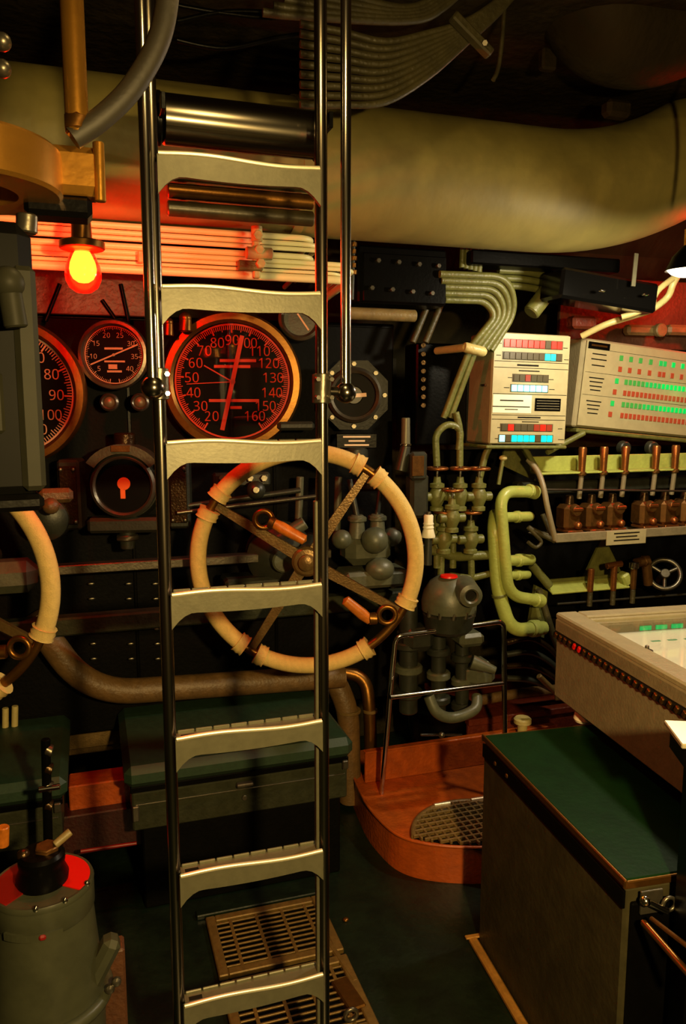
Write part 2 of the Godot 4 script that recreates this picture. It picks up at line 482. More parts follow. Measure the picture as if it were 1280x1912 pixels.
func ladder() -> void:
	var z := -1.534
	var xl := W(302, 900, z).x; var xr := W(601, 900, z).x
	var t := thing("ladder", "tall metal ladder with wavy cast treads and round rails in front of the wheel", "ladder", Vector3((xl + xr) / 2, 0, z))
	for x in [xl, xr]:
		obj("side_rail", MB.new().rod(Vector3(x, 0.0, z), Vector3(x, 2.66, z), 0.0125, 20), M.rail, t)
	obj("rail_strip", MB.new().bx(Vector3(xr - 0.0155, 0.72, z + 0.004), Vector3(0.007, 1.40, 0.016), 0.002), M.cast, t)
	var w := xr - xl
	var xc := (xl + xr) / 2
	for i in 8:
		var y := 1.5425 - 0.295 * (i - 2) - (0.07 if i == 0 else 0.008 if i == 1 else 0.0)
		if i == 7 and y < 0.05: continue
		# front plate: flat top, ends flare down into gussets
		var pts := PackedVector2Array()
		var n := 24
		for k in n + 1:
			var u := float(k) / n
			pts.append(Vector2((u - 0.5) * (w - 0.016), 0.0035 * sin(u * TAU) ))
		for k in n + 1:
			var u := 1.0 - float(k) / n
			var e := minf(u, 1.0 - u) * w
			var d := 0.034 + 0.006 * sin(u * PI)
			if e < 0.05: d += 0.034 * pow(1.0 - e / 0.05, 2.0)
			pts.append(Vector2((u - 0.5) * (w - 0.016), -d))
		var tread := obj("tread", MB.new().slab(pts, Transform3D(Basis(), Vector3(xc, y, z + 0.026)), 0.010), M.cast, t)
		var lip := []
		for k in n + 1:
			var u := float(k) / n
			lip.append(Vector3(xc + (u - 0.5) * (w - 0.02), y + 0.0035 * sin(u * TAU) + 0.001, z + 0.024))
		obj("nosing", MB.new().tube(lip, 0.0048, 10), M.nosing, tread)
		obj("step_plate", MB.new().bx(Vector3(xc, y - 0.006, z + 0.002), Vector3(w - 0.024, 0.006, 0.036), 0.001), M.cast, tread)
		var teeth := MB.new()
		for k in 8:
			var u := (k + 0.5) / 8.0
			teeth.bx(Vector3(xc + (u - 0.5) * (w - 0.03), y - 0.001, z - 0.015), Vector3(w / 8.0 * 0.86, 0.008, 0.006), 0.002)
		obj("grip_strip", teeth, M.cast, tread)
		obj("drain_hole", MB.new().bx(Vector3(xc - w * 0.39, y - 0.0028, z + 0.002), Vector3(0.028, 0.001, 0.012), 0.0003), M.ink, tread)
	# chrome hand rails beside the ladder head
	for s in 2:
		var top := W(283 if s == 0 else 641, 420, z + (0.03 if s == 0 else 0.0))
		var low := W(285 if s == 0 else 645, 712 if s == 0 else 722, z + (0.03 if s == 0 else 0.0))
		var h := thing("hand_rail", ["upright chrome hand rail close beside the left ladder rail", "upright chrome hand rail ending in a ball right of the ladder"][s], "hand rail", low)
		obj("grab_bar", MB.new().rod(low, Vector3(low.x, 2.66, low.z), 0.0105, 18), M.chrome, h)
		obj("end_ball", MB.new().ball(low + Vector3(0, -0.012, 0), 0.022, 20), M.rail, h)
		var x := xl if s == 0 else xr
		var c := Vector3(x, low.y - 0.004, z)
		obj("bracket_arm", MB.new().rod(low + Vector3(0, -0.01, 0), c + Vector3(0, -0.006, 0), 0.010, 14), M.rail, h)
		var cl := obj("clamp_collar", MB.new().lathe(Transform3D(Basis(Vector3(1, 0, 0), Vector3(0, 0, -1), Vector3(0, 1, 0)), c), [Vector2(0.013, -0.03), Vector2(0.019, -0.028), Vector2(0.019, 0.028), Vector2(0.013, 0.03)], 20), M.steel, h)
		for k in 4:
			obj("bolt", MB.new().rod(c + Vector3((0.014 if k % 2 == 0 else -0.014), 0.018 - 0.036 * (k / 2), 0.012), c + Vector3((0.014 if k % 2 == 0 else -0.014), 0.018 - 0.036 * (k / 2), 0.025), 0.0055, 6), M.chrome, cl)
	# glossy black roller and its bracket behind the ladder head
	var ra := W(300, 222, -1.64); var rb := W(588, 238, -1.64)
	rb.y = ra.y
	var rl := thing("black_roller", "glossy black roller lying across the ladder head", "roller", (ra + rb) * 0.5)
	obj("barrel", MB.new().lathe(Transform3D(MB.across(rb - ra), ra), [Vector2(0, 0), Vector2(0.042, 0.0), Vector2(0.047, 0.006), Vector2(0.047, ra.distance_to(rb) - 0.006), Vector2(0.042, ra.distance_to(rb)), Vector2(0, ra.distance_to(rb))], 36), M.darkchrome, rl)
	obj("end_cap", MB.new().rod(rb, rb + Vector3(0.012, 0, 0), 0.05, 28), M.black, rl)
	obj("end_cap", MB.new().rod(ra - Vector3(0.012, 0, 0), ra, 0.05, 28), M.black, rl)
	for p in [ra - Vector3(0.004, 0, 0), rb + Vector3(0.004, 0, 0)]:
		obj("bracket", MB.new().bx(p + Vector3(0, 0, 0.05), Vector3(0.008, 0.03, 0.10), 0.001), M.black, rl)

# ---------------------------------------------------------------- desk and plotting table
func desk() -> void:
	var x0 := 1.059; var x1 := 2.3; var z0 := -1.93; var z1 := -1.215; var h := 0.66
	var t := thing("chart_desk", "grey steel cabinet with dark green linoleum top and brass edging", "desk", Vector3((x0 + x1) / 2, 0, (z0 + z1) / 2))
	obj("cabinet_body", MB.new().bx(Vector3((x0 + x1) / 2, (h - 0.02) / 2, (z0 + z1) / 2), Vector3(x1 - x0, h - 0.02, z1 - z0), 0.006), M.deskside, t)
	obj("desk_top", MB.new().bx(Vector3((x0 + x1) / 2, h - 0.011, (z0 + z1) / 2), Vector3(x1 - x0 - 0.004, 0.02, z1 - z0 - 0.004), 0.002), M.lino, t)
	var e := 0.007
	obj("edging", MB.new().bx(Vector3(x0 - 0.002, h - 0.007, (z0 + z1) / 2), Vector3(e, 0.017, z1 - z0 + 0.012), 0.002), M.oldbrass, t)
	obj("edging", MB.new().bx(Vector3((x0 + x1) / 2, h - 0.011, z0 - 0.002), Vector3(x1 - x0 + 0.012, 0.017, e), 0.002), M.oldbrass, t)
	obj("edging", MB.new().bx(Vector3((x0 + x1) / 2, h - 0.011, z1 + 0.002), Vector3(x1 - x0 + 0.012, 0.017, e), 0.002), M.oldbrass, t)
	obj("recess_strip", MB.new().bx(Vector3(x0 - 0.001, h - 0.045, (z0 + z1) / 2), Vector3(0.006, 0.04, z1 - z0), 0.001), M.black, t)
	for k in 2:
		obj("screw", MB.new().ball(Vector3(x0 - 0.004, h - 0.045, z0 + 0.09 + 0.075 * k), 0.007, 10, Vector3(0.6, 1, 1)), M.oldbrass, t)
	obj("near_face_panel", MB.new().bx(Vector3(x0 + 0.312, 0.31, z1 + 0.004), Vector3(0.60, 0.60, 0.012), 0.003), M.black, t)  # black panel covering the near face to make it dark
	# catch on the near corner
	var c := G(1205, 1668, 0.60)
	c = Vector3(x0 + 0.05, 0.615, z1 + 0.02)
	var k := thing("corner_catch", "shiny chrome catch on the near corner of the green topped desk", "catch", c)
	obj("catch_plate", MB.new().bx(c + Vector3(0, 0, -0.004), Vector3(0.05, 0.05, 0.006), 0.001), M.steel, k)
	obj("catch_lever", MB.new().rod(c + Vector3(-0.02, 0.01, 0.006), c + Vector3(0.025, -0.012, 0.016), 0.007, 12), M.chrome, k)
	obj("catch_knob", MB.new().ball(c + Vector3(-0.022, 0.012, 0.008), 0.011, 14), M.chrome, k)
	obj("catch_hook", MB.new().torus(facing(c + Vector3(0.03, 0.0, 0.012)), 0.014, 0.004, 20, 8), M.steel, k)
	# brass kick strip along the foot of the cabinet, and the near one
	var a := G(856, 1768, 0.0); var b := G(975, 1925, 0.0)
	var s := thing("kick_strip", "worn brass strip on the deck along the desk foot", "strip", a)
	var d := (b - a).normalized()
	obj("strip_bar", MB.new().box(Transform3D(MB.across(Vector3(0, 0, 1)), Vector3(x0 - 0.018, 0.010, (z0 + z1) / 2)), Vector3(0.026, 0.020, z1 - z0 + 0.02), 0.006), M.brasspaint, s)
	obj("end_tab", MB.new().bx(Vector3(x0 - 0.016, 0.018, z0 - 0.004), Vector3(0.05, 0.006, 0.016), 0.002), M.brasspaint, s)
	turn(t, Vector3(1.059, 0, -1.93), -4.8); turn(k, Vector3(1.059, 0, -1.93), -4.8); turn(s, Vector3(1.059, 0, -1.93), -4.8)
	var n := thing("rub_rail", "narrow brass rub rail slanting at the near side of the desk", "rail", Vector3(1.2, 0.5, -1.15))
	obj("rail_bar", MB.new().rod(W(1200, 1722, -1.17), W(1300, 1835, -1.02), 0.007, 12), M.oldbrass, n)
	obj("rail_bar", MB.new().rod(W(1215, 1715, -1.17), W(1300, 1780, -1.04), 0.005, 10), M.bronze, n)
	obj("rail_post", MB.new().rod(W(1200, 1722, -1.17), W(1200, 1722, -1.23), 0.005, 10), M.oldbrass, n)

func plotting_table() -> void:
	var x0 := 1.355; var x1 := 2.25; var z0 := -2.03; var z1 := -1.27; var y0 := 0.705; var y1 := 0.965
	var t := thing("plotting_table", "grey metal plotting table box with a glass top standing on the desk", "table", Vector3((x0 + x1) / 2, y0, (z0 + z1) / 2))
	var cx := (x0 + x1) / 2; var cz := (z0 + z1) / 2
	obj("case_side", MB.new().bx(Vector3(cx, (y0 + y1 - 0.05) / 2, cz), Vector3(x1 - x0, y1 - y0 - 0.05, z1 - z0), 0.008), M.grey, t)
	for s in [-1.0, 1.0]:
		obj("lid_band", MB.new().bx(Vector3(cx + s * ((x1 - x0) / 2 - 0.022), y1 - 0.028, cz), Vector3(0.05, 0.045, z1 - z0 + 0.006), 0.006), M.grey, t)
		obj("lid_band", MB.new().bx(Vector3(cx, y1 - 0.028, cz + s * ((z1 - z0) / 2 - 0.022)), Vector3(x1 - x0 - 0.09, 0.045, 0.05), 0.006), M.grey, t)
	var f := 0.07
	obj("lid_frame", MB.new().bx(Vector3(x0 + f / 2, y1, cz), Vector3(f, 0.02, z1 - z0 + 0.012), 0.005), M.casegrey, t)
	obj("lid_frame", MB.new().bx(Vector3(x1 - f / 2, y1, cz), Vector3(f, 0.02, z1 - z0 + 0.012), 0.005), M.casegrey, t)
	obj("lid_frame", MB.new().bx(Vector3(cx, y1, z0 + 0.025), Vector3(x1 - x0 - f * 2, 0.02, 0.06), 0.005), M.casegrey, t)
	obj("lid_frame", MB.new().bx(Vector3(cx, y1, z1 - 0.025), Vector3(x1 - x0 - f * 2, 0.02, 0.06), 0.005), M.casegrey, t)
	obj("inner_lip", MB.new().bx(Vector3(cx, y1 - 0.004, z0 + 0.062), Vector3(x1 - x0 - f * 2, 0.014, 0.012), 0.003), M.casegrey, t)
	# added glowing sheet for the white glow, green bars imitating reflected panel lamps
	obj("added_glow_sheet", MB.new().bx(Vector3(cx, y1 - 0.050, cz + 0.02), Vector3(x1 - x0 - 0.10, 0.004, z1 - z0 - 0.08), 0.001), glow(Color(0.88, 0.82, 0.64), 0.8), t)
	obj("well_back", MB.new().bx(Vector3(cx, y1 - 0.028, z0 + 0.055), Vector3(x1 - x0 - 0.14, 0.044, 0.008), 0.002), M.casegrey, t)
	for k in 9:
		obj("green_reflection", MB.new().bx(Vector3(x0 + 0.27 + 0.055 * k, y1 - 0.038, z0 + 0.0605), Vector3(0.040, 0.014, 0.004), 0.001), glow(Color(0.0, 0.72, 0.38), 0.9), t)
		obj("green_reflection_mark", MB.new().bx(Vector3(x0 + 0.24 + 0.055 * k, y1 - 0.0475, z0 + 0.16), Vector3(0.030, 0.001, 0.010), 0.0003), M.reflectgreen, t)
	obj("glass_top", MB.new().bx(Vector3(cx, y1 - 0.006, cz), Vector3(x1 - x0 - 0.12, 0.004, z1 - z0 - 0.09), 0.001), M.glass, t)
	var cl := lamp(Vector3(cx, y1 - 0.03, cz), Color(1.0, 0.95, 0.8), 0.01, 0.05)  # small light added to go with the glowing sheet
	cl.name = "added_glow_light"
	obj("glass_knob", MB.new().lathe(Transform3D(Basis(Vector3(1, 0, 0), Vector3(0, 0, -1), Vector3(0, 1, 0)), G(1228, 1213, y1)), [Vector2(0, -0.01), Vector2(0.016, -0.01), Vector2(0.016, 0.004), Vector2(0.006, 0.008), Vector2(0.005, 0.016), Vector2(0, 0.018)], 18), M.steel, t)
	# notched rack along the left side
	var rack := obj("notched_rack", MB.new().bx(Vector3(x0 - 0.004, y1 - 0.058, cz), Vector3(0.010, 0.020, z1 - z0), 0.002), M.ink, t)
	for k in 26:
		var z := z0 + 0.02 + k * 0.0285
		obj("rack_tooth", MB.new().box(facing(Vector3(x0 - 0.010, y1 - 0.056, z), 0, 28), Vector3(0.008, 0.018, 0.012), 0.002), M.red if k == 5 or k == 4 else M.oldbrass, rack)
	for p in [Vector3(x0 + 0.05, 0, z0 + 0.10), Vector3(x0 + 0.05, 0, z1 - 0.06), Vector3(x1 - 0.1, 0, z0 + 0.12), Vector3(x1 - 0.1, 0, z1 - 0.1)]:
		obj("foot", MB.new().lathe(Transform3D(Basis(Vector3(1, 0, 0), Vector3(0, 0, -1), Vector3(0, 1, 0)), Vector3(p.x, 0.66, p.z)), [Vector2(0, 0), Vector2(0.026, 0), Vector2(0.03, 0.008), Vector2(0.026, 0.03), Vector2(0.018, 0.05), Vector2(0, 0.05)], 18), M.white, t)
	turn(t, Vector3(1.37, 0, -2.03), -6.0)
	# dark post with bright capped corner at the right edge of the view
	var px := W(1278, 1392, -1.10)
	var q := thing("dark_stand", "dark upright stand with a bright metal cap at the near right", "stand", Vector3(px.x + 0.06, 0, px.z - 0.02))
	var pf := facing(px, -24)
	obj("stand_body", MB.new().box(pf * Transform3D(Basis(), Vector3(0.092, -px.y / 2 - 0.02, -0.05)), Vector3(0.12, px.y - 0.04, 0.10), 0.006), M.black, q)
	obj("cap_side", MB.new().box(pf * Transform3D(Basis(), Vector3(0.075, -0.024, -0.045)), Vector3(0.15, 0.044, 0.09), 0.004), M.black, q)
	obj("cap_top", MB.new().box(pf * Transform3D(Basis(), Vector3(0.070, 0.002, -0.045)), Vector3(0.158, 0.010, 0.11), 0.002), M.nosing, q)
	obj("cap_screw", MB.new().ball(pf * Vector3(0.02, -0.022, 0.002), 0.006, 10), M.steel, q)

# ---------------------------------------------------------------- seats, sump, deck
func bench_seats() -> void:
	var x0 := 0.06; var x1 := 0.80; var z0 := -2.87; var z1 := -2.34
	for k in 2:
		var sx := -0.905 * k
		var a := x0 + sx; var b := x1 + sx
		var t := thing("bench_locker", ["dark green cushioned bench locker behind the ladder", "dark green cushioned bench locker at the left edge"][k], "bench", Vector3((a + b) / 2, 0, (z0 + z1) / 2))
		obj("seat_cushion", MB.new().bx(Vector3((a + b) / 2, 0.475, (z0 + z1) / 2), Vector3(b - a, 0.07, z1 - z0), 0.022), M.cushion, t)
		obj("seat_rim", MB.new().bx(Vector3((a + b) / 2, 0.432, (z0 + z1) / 2), Vector3(b - a - 0.03, 0.02, z1 - z0 - 0.03), 0.003), M.black, t)
		var d := obj("locker_drawer", MB.new().bx(Vector3((a + b) / 2 + 0.0, 0.36, (z0 + z1) / 2), Vector3(b - a - 0.04, 0.125, z1 - z0 - 0.03), 0.005), M.locker, t)
		obj("drawer_seam", MB.new().bx(Vector3((a + b) / 2, 0.385, z1 - 0.013), Vector3(b - a - 0.06, 0.004, 0.006), 0.001), M.steel, d)
		obj("drawer_pull", MB.new().bx(Vector3((a + b) / 2, 0.405, z1 - 0.004), Vector3(0.055, 0.012, 0.024), 0.004), M.steel, d)
		obj("keyhole", MB.new().rod(Vector3((a + b) / 2, 0.355, z1 - 0.02), Vector3((a + b) / 2, 0.355, z1 - 0.008), 0.009, 12), M.steel, d)
		obj("locker_base", MB.new().bx(Vector3((a + b) / 2 + 0.01, 0.15, (z0 + z1) / 2 - 0.02), Vector3(b - a - 0.08, 0.30, z1 - z0 - 0.08), 0.005), M.flatblack, t)
		obj("corner_hinge", MB.new().bx(Vector3(a + 0.03, 0.36, z1 - 0.008), Vector3(0.02, 0.05, 0.014), 0.003), M.steel, t)
		obj("corner_hinge", MB.new().bx(Vector3(b - 0.03, 0.42, z1 - 0.006), Vector3(0.02, 0.03, 0.014), 0.003), M.steel, t)

func sump() -> void:
	# orange raised deck with a curved front
	var h := 0.13
	var poly := PackedVector2Array()
	var path := [G(655, 1440, h), G(680, 1495, h), G(708, 1532, h), G(745, 1562, h), G(800, 1578, h), G(885, 1584, h), G(980, 1580, h)]
	var curve := bend(path, 6)
	for p in curve: poly.append(Vector2(p.x, -p.z))
	poly.append(Vector2(1.9, -curve[-1].z)); poly.append(Vector2(1.9, 3.02)); poly.append(Vector2(curve[0].x, 3.02))
	var t := thing("sump_platform", "orange red raised platform with a curved front beside the desk", "platform", Vector3(1.3, 0, -2.6))
	var down := Transform3D(Basis(Vector3(1, 0, 0), Vector3(0, 0, -1), Vector3(0, 1, 0)), Vector3(0, h, 0))
	obj("platform_deck", MB.new().slab(poly, down, h), M.orange, t)
	var rim := []
	for p in curve: rim.append(p + Vector3(0, 0.003, 0))
	obj("rim_bead", MB.new().tube(rim, 0.006, 8), M.orange, t)
	# round grating set in the platform, cut by its curved front
	var c := G(896, 1563, h)
	var r := 0.245
	var gr := thing("round_grating", "round tan metal grating set in the orange platform", "grating", c)
	var inside := func(x: float, z: float) -> bool:
		if Vector2(x - c.x, z - c.z).length() > r - 0.012: return false
		for i in curve.size() - 1:
			var p: Vector3 = curve[i]; var q: Vector3 = curve[i + 1]
			if x >= p.x and x <= q.x:
				return z < lerpf(p.z, q.z, (x - p.x) / maxf(q.x - p.x, 1e-5)) - 0.012
		return x > curve[0].x
	var arc := []
	for k in 97:
		var a := PI * 0.5 + TAU * k / 96
		var p := c + Vector3(cos(a) * (r - 0.014), 0.008, sin(a) * (r - 0.014))
		if inside.call(p.x, p.z): arc.append(p)
	obj("grating_ring", MB.new().tube(arc, 0.010, 8), M.tan, gr)
	var well := PackedVector2Array()
	for p in arc: well.append(Vector2(p.x, -p.z))
	obj("well_shade", MB.new().slab(well, Transform3D(Basis(Vector3(1, 0, 0), Vector3(0, 0, -1), Vector3(0, 1, 0)), Vector3(0, h + 0.002, 0)), 0.003), M.flatblack, gr)  # black plate stands for the shade below the bars
	for dirn in 2:
		for k in range(-8, 9):
			var o := k * 0.029
			var lo := 9.0; var hi := -9.0
			for i in 101:
				var u := -r + 2.0 * r * i / 100.0
				var x := c.x + (u if dirn == 0 else o)
				var z := c.z + (o if dirn == 0 else u)
				if inside.call(x, z):
					lo = minf(lo, u); hi = maxf(hi, u)
			if hi - lo < 0.03: continue
			var mid := (lo + hi) / 2
			if dirn == 0: obj("grating_bar", MB.new().bx(c + Vector3(mid, 0.010, o), Vector3(hi - lo, 0.012, 0.008), 0.001), M.tan, gr)
			else: obj("grating_bar", MB.new().bx(c + Vector3(o, 0.009, mid), Vector3(0.008, 0.012, hi - lo), 0.001), M.tan, gr)
	for k in 2:
		var p := G([825, 893][k], [1502, 1492][k], h + 0.015)
		var hg := obj("hinge_bar", MB.new().rod(p - Vector3(0.032, 0, 0), p + Vector3(0.032, 0, 0), 0.008, 12), M.nosing, gr)
		obj("hinge_leaf", MB.new().bx(p + Vector3(0, -0.008, 0.018), Vector3(0.06, 0.006, 0.026), 0.001), M.steel, hg)
	# vertical orange plate behind
	var b := thing("splash_plate", "upright orange plate at the back of the raised platform", "plate", Vector3(1.3, h, -2.95))
	obj("plate_sheet", MB.new().bx(Vector3(1.41, h + 0.062, -2.74), Vector3(0.86, 0.124, 0.012), 0.003), M.orange, b)
	obj("plate_lip", MB.new().bx(Vector3(1.41, h + 0.126, -2.745), Vector3(0.86, 0.008, 0.03), 0.002), M.orange, b)
	# oxide red backing with a pale cover disc
	var q := thing("bilge_cover", "dark oxide red bilge cover behind the orange platform", "cover", Vector3(1.6, 0.2, -3.1))
	obj("cover_sheet", MB.new().bx(Vector3(1.95, 0.30, -3.0), Vector3(1.0, 0.03, 0.46), 0.004), M.oxide, q)
	obj("cover_side", MB.new().bx(Vector3(1.95, 0.15, -2.79), Vector3(1.0, 0.28, 0.02), 0.004), M.oxide, q)
	var dp := G(975, 1347, 0.32)
	one("tank_cap", MB.new().lathe(Transform3D(Basis(Vector3(1, 0, 0), Vector3(0, 0, -1), Vector3(0, 1, 0)), Vector3(dp.x, 0.315, dp.z)), [Vector2(0, -0.315), Vector2(0.02, -0.315), Vector2(0.02, 0), Vector2(0.036, 0), Vector2(0.036, 0.016), Vector2(0.03, 0.022), Vector2(0, 0.022)], 24), M.cream, "small round cream cap lying on the red bilge cover", "cap")

func deck_gratings() -> void:
	for k in 2:
		var z1 := -2.005 + 0.0; var z0 := -2.275
		if k == 1: z0 = -1.985; z1 = -1.70
		var x0 := 0.285; var x1 := 0.655
		var c := Vector3((x0 + x1) / 2, 0.0, (z0 + z1) / 2)
		var t := thing("deck_grating", ["brass deck grating with long slots behind the ladder foot", "nearer brass deck grating cut off by the lowest ladder tread"][k], "grating", c)
		var f := 0.028
		obj("under_slat_shade", MB.new().bx(c + Vector3(0, 0.002, 0), Vector3(x1 - x0, 0.004, z1 - z0), 0.001), M.flatblack, t)  # black sheet stands for the shaded depth under the slats
		obj("frame_bar", MB.new().bx(Vector3(x0 + f / 2, 0.010, c.z), Vector3(f, 0.018, z1 - z0), 0.003), M.gratebrass, t)
		obj("frame_bar", MB.new().bx(Vector3(x1 - f / 2, 0.010, c.z), Vector3(f, 0.018, z1 - z0), 0.003), M.gratebrass, t)
		obj("frame_bar", MB.new().bx(Vector3(c.x, 0.010, z0 + f / 2), Vector3(x1 - x0 - 2 * f, 0.018, f), 0.003), M.gratebrass, t)
		obj("frame_bar", MB.new().bx(Vector3(c.x, 0.010, z1 - f / 2), Vector3(x1 - x0 - 2 * f, 0.018, f), 0.003), M.gratebrass, t)
		for i in 10:
			var z := z0 + f + (z1 - z0 - 2 * f) * (i + 0.5) / 10.0 + 0.0
			obj("slat", MB.new().bx(Vector3(c.x, 0.0125, z), Vector3(x1 - x0 - 2 * f, 0.005, 0.0060), 0.001), M.gratebrass, t)
		for i in 4:
			var x: float = x0 + f + (x1 - x0 - 2 * f) * [0.14, 0.40, 0.66, 0.90][i]
			obj("cross_bar", MB.new().bx(Vector3(x, 0.0125, c.z), Vector3(0.010, 0.006, z1 - z0 - 2 * f), 0.001), M.gratebrass, t)
	one("toe_strip", MB.new().bx(Vector3(0.47, 0.008, -2.305), Vector3(0.42, 0.016, 0.03), 0.003), M.deck, "raised deck strip between the bench and the slotted grating", "strip")
	var s := thing("deck_bracket", "small worn brass bracket on the deck right of the ladder foot", "bracket", Vector3(0.68, 0, -1.95))
	obj("bracket_strap", MB.new().box(facing(G(632, 1790, 0.01), 8), Vector3(0.018, 0.02, 0.22), 0.004), M.gratebrass, s)
	obj("bracket_foot", MB.new().box(facing(G(650, 1860, 0.012), 8), Vector3(0.05, 0.024, 0.12), 0.004), M.oldbrass, s)
	obj("bracket_eye", MB.new().torus(facing(G(655, 1895, 0.035)), 0.016, 0.006, 18, 8), M.steel, s)
	one("deck_stud", MB.new().ball(G(645, 1717, 0.004), 0.010, 12, Vector3(1, 0.6, 1)), M.oldbrass, "single brass stud in the dark green deck near the ladder", "stud")

# ---------------------------------------------------------------- diving stand
func gauge(label: String, at: Vector3, yaw: float, R: float, bezel: Material, ink: Material, nums: Array, a0: float, a1: float, needles: Array, plates: Array) -> Node3D:
	var t := thing("dial_gauge", label, "gauge", at)
	var f := facing(at, yaw)
	obj("gauge_case", MB.new().lathe(f, [Vector2(0, -0.09), Vector2(R * 0.94, -0.09), Vector2(R * 0.94, 0.0), Vector2(0, 0.0)], 48), M.black, t)
	var b := R * 0.16
	obj("bezel", MB.new().lathe(f, [Vector2(R - b, 0.004), Vector2(R - b, 0.022), Vector2(R - b * 0.75, 0.032), Vector2(R - b * 0.2, 0.030), Vector2(R, 0.018), Vector2(R, -0.008), Vector2(R * 0.93, -0.008)], 56, true), bezel, t)
	var d := obj("dial_face", MB.new().lathe(f, [Vector2(0, 0.001), Vector2(R - b * 0.9, 0.001), Vector2(R - b * 0.9, 0.005), Vector2(0, 0.005)], 48), M.dial, t)
	var r := R - b
	var ticks := MB.new()
	var n := (nums.size() - 1) * 10
	for i in n + 1:
		var a := deg_to_rad(lerpf(a0, a1, float(i) / n))
		var len := r * (0.12 if i % 10 == 0 else (0.10 if i % 5 == 0 else 0.07))
		var dir := Vector3(sin(a), cos(a), 0)
		ticks.box(f * Transform3D(Basis(Vector3(0, 0, 1), -a), dir * (r * 0.95 - len / 2) + Vector3(0, 0, 0.0058)), Vector3(r * (0.026 if i % 10 == 0 else 0.014), len, 0.0012), 0.0001)
	ticks.lathe(f, [Vector2(r * 0.955, 0.0052), Vector2(r * 0.985, 0.0052), Vector2(r * 0.985, 0.0064), Vector2(r * 0.955, 0.0064)], 64, true)
	obj("scale_ticks", ticks, ink, d)
	for i in nums.size():
		if nums[i] == "": continue
		var a := deg_to_rad(lerpf(a0, a1, float(i) / (nums.size() - 1)))
		obj("numeral", MB.new().text(nums[i], f * Transform3D(Basis(), Vector3(sin(a), cos(a), 0) * r * 0.70 + Vector3(0, 0, 0.006)), r * 0.225), ink, d)
	for p in plates:     # rows of print on the dial, too small to read
		obj("print_row", MB.new().box(f * Transform3D(Basis(), Vector3(p[0] * r, p[1] * r, 0.0056)), Vector3(p[2] * r, p[3] * r, 0.001), 0.0001), ink, d)
	for p in needles:    # angle, length, tail, width
		var a := deg_to_rad(p[0])
		var mb := MB.new()
		var mid: float = (p[1] - p[2]) / 2.0
		mb.box(f * Transform3D(Basis(Vector3(0, 0, 1), -a), Vector3(sin(a), cos(a), 0) * r * mid + Vector3(0, 0, 0.012)), Vector3(p[3] * r, (p[1] + p[2]) * r, 0.002), 0.0003)
		mb.rod(f * Vector3(0, 0, 0.005), f * Vector3(0, 0, 0.013), r * 0.05, 12)
		obj("needle", mb, ink, t)
	obj("cover_glass", MB.new().lathe(f, [Vector2(0, 0.018), Vector2(r, 0.018), Vector2(r, 0.020), Vector2(0, 0.020)], 40), M.glass, t)
	return t

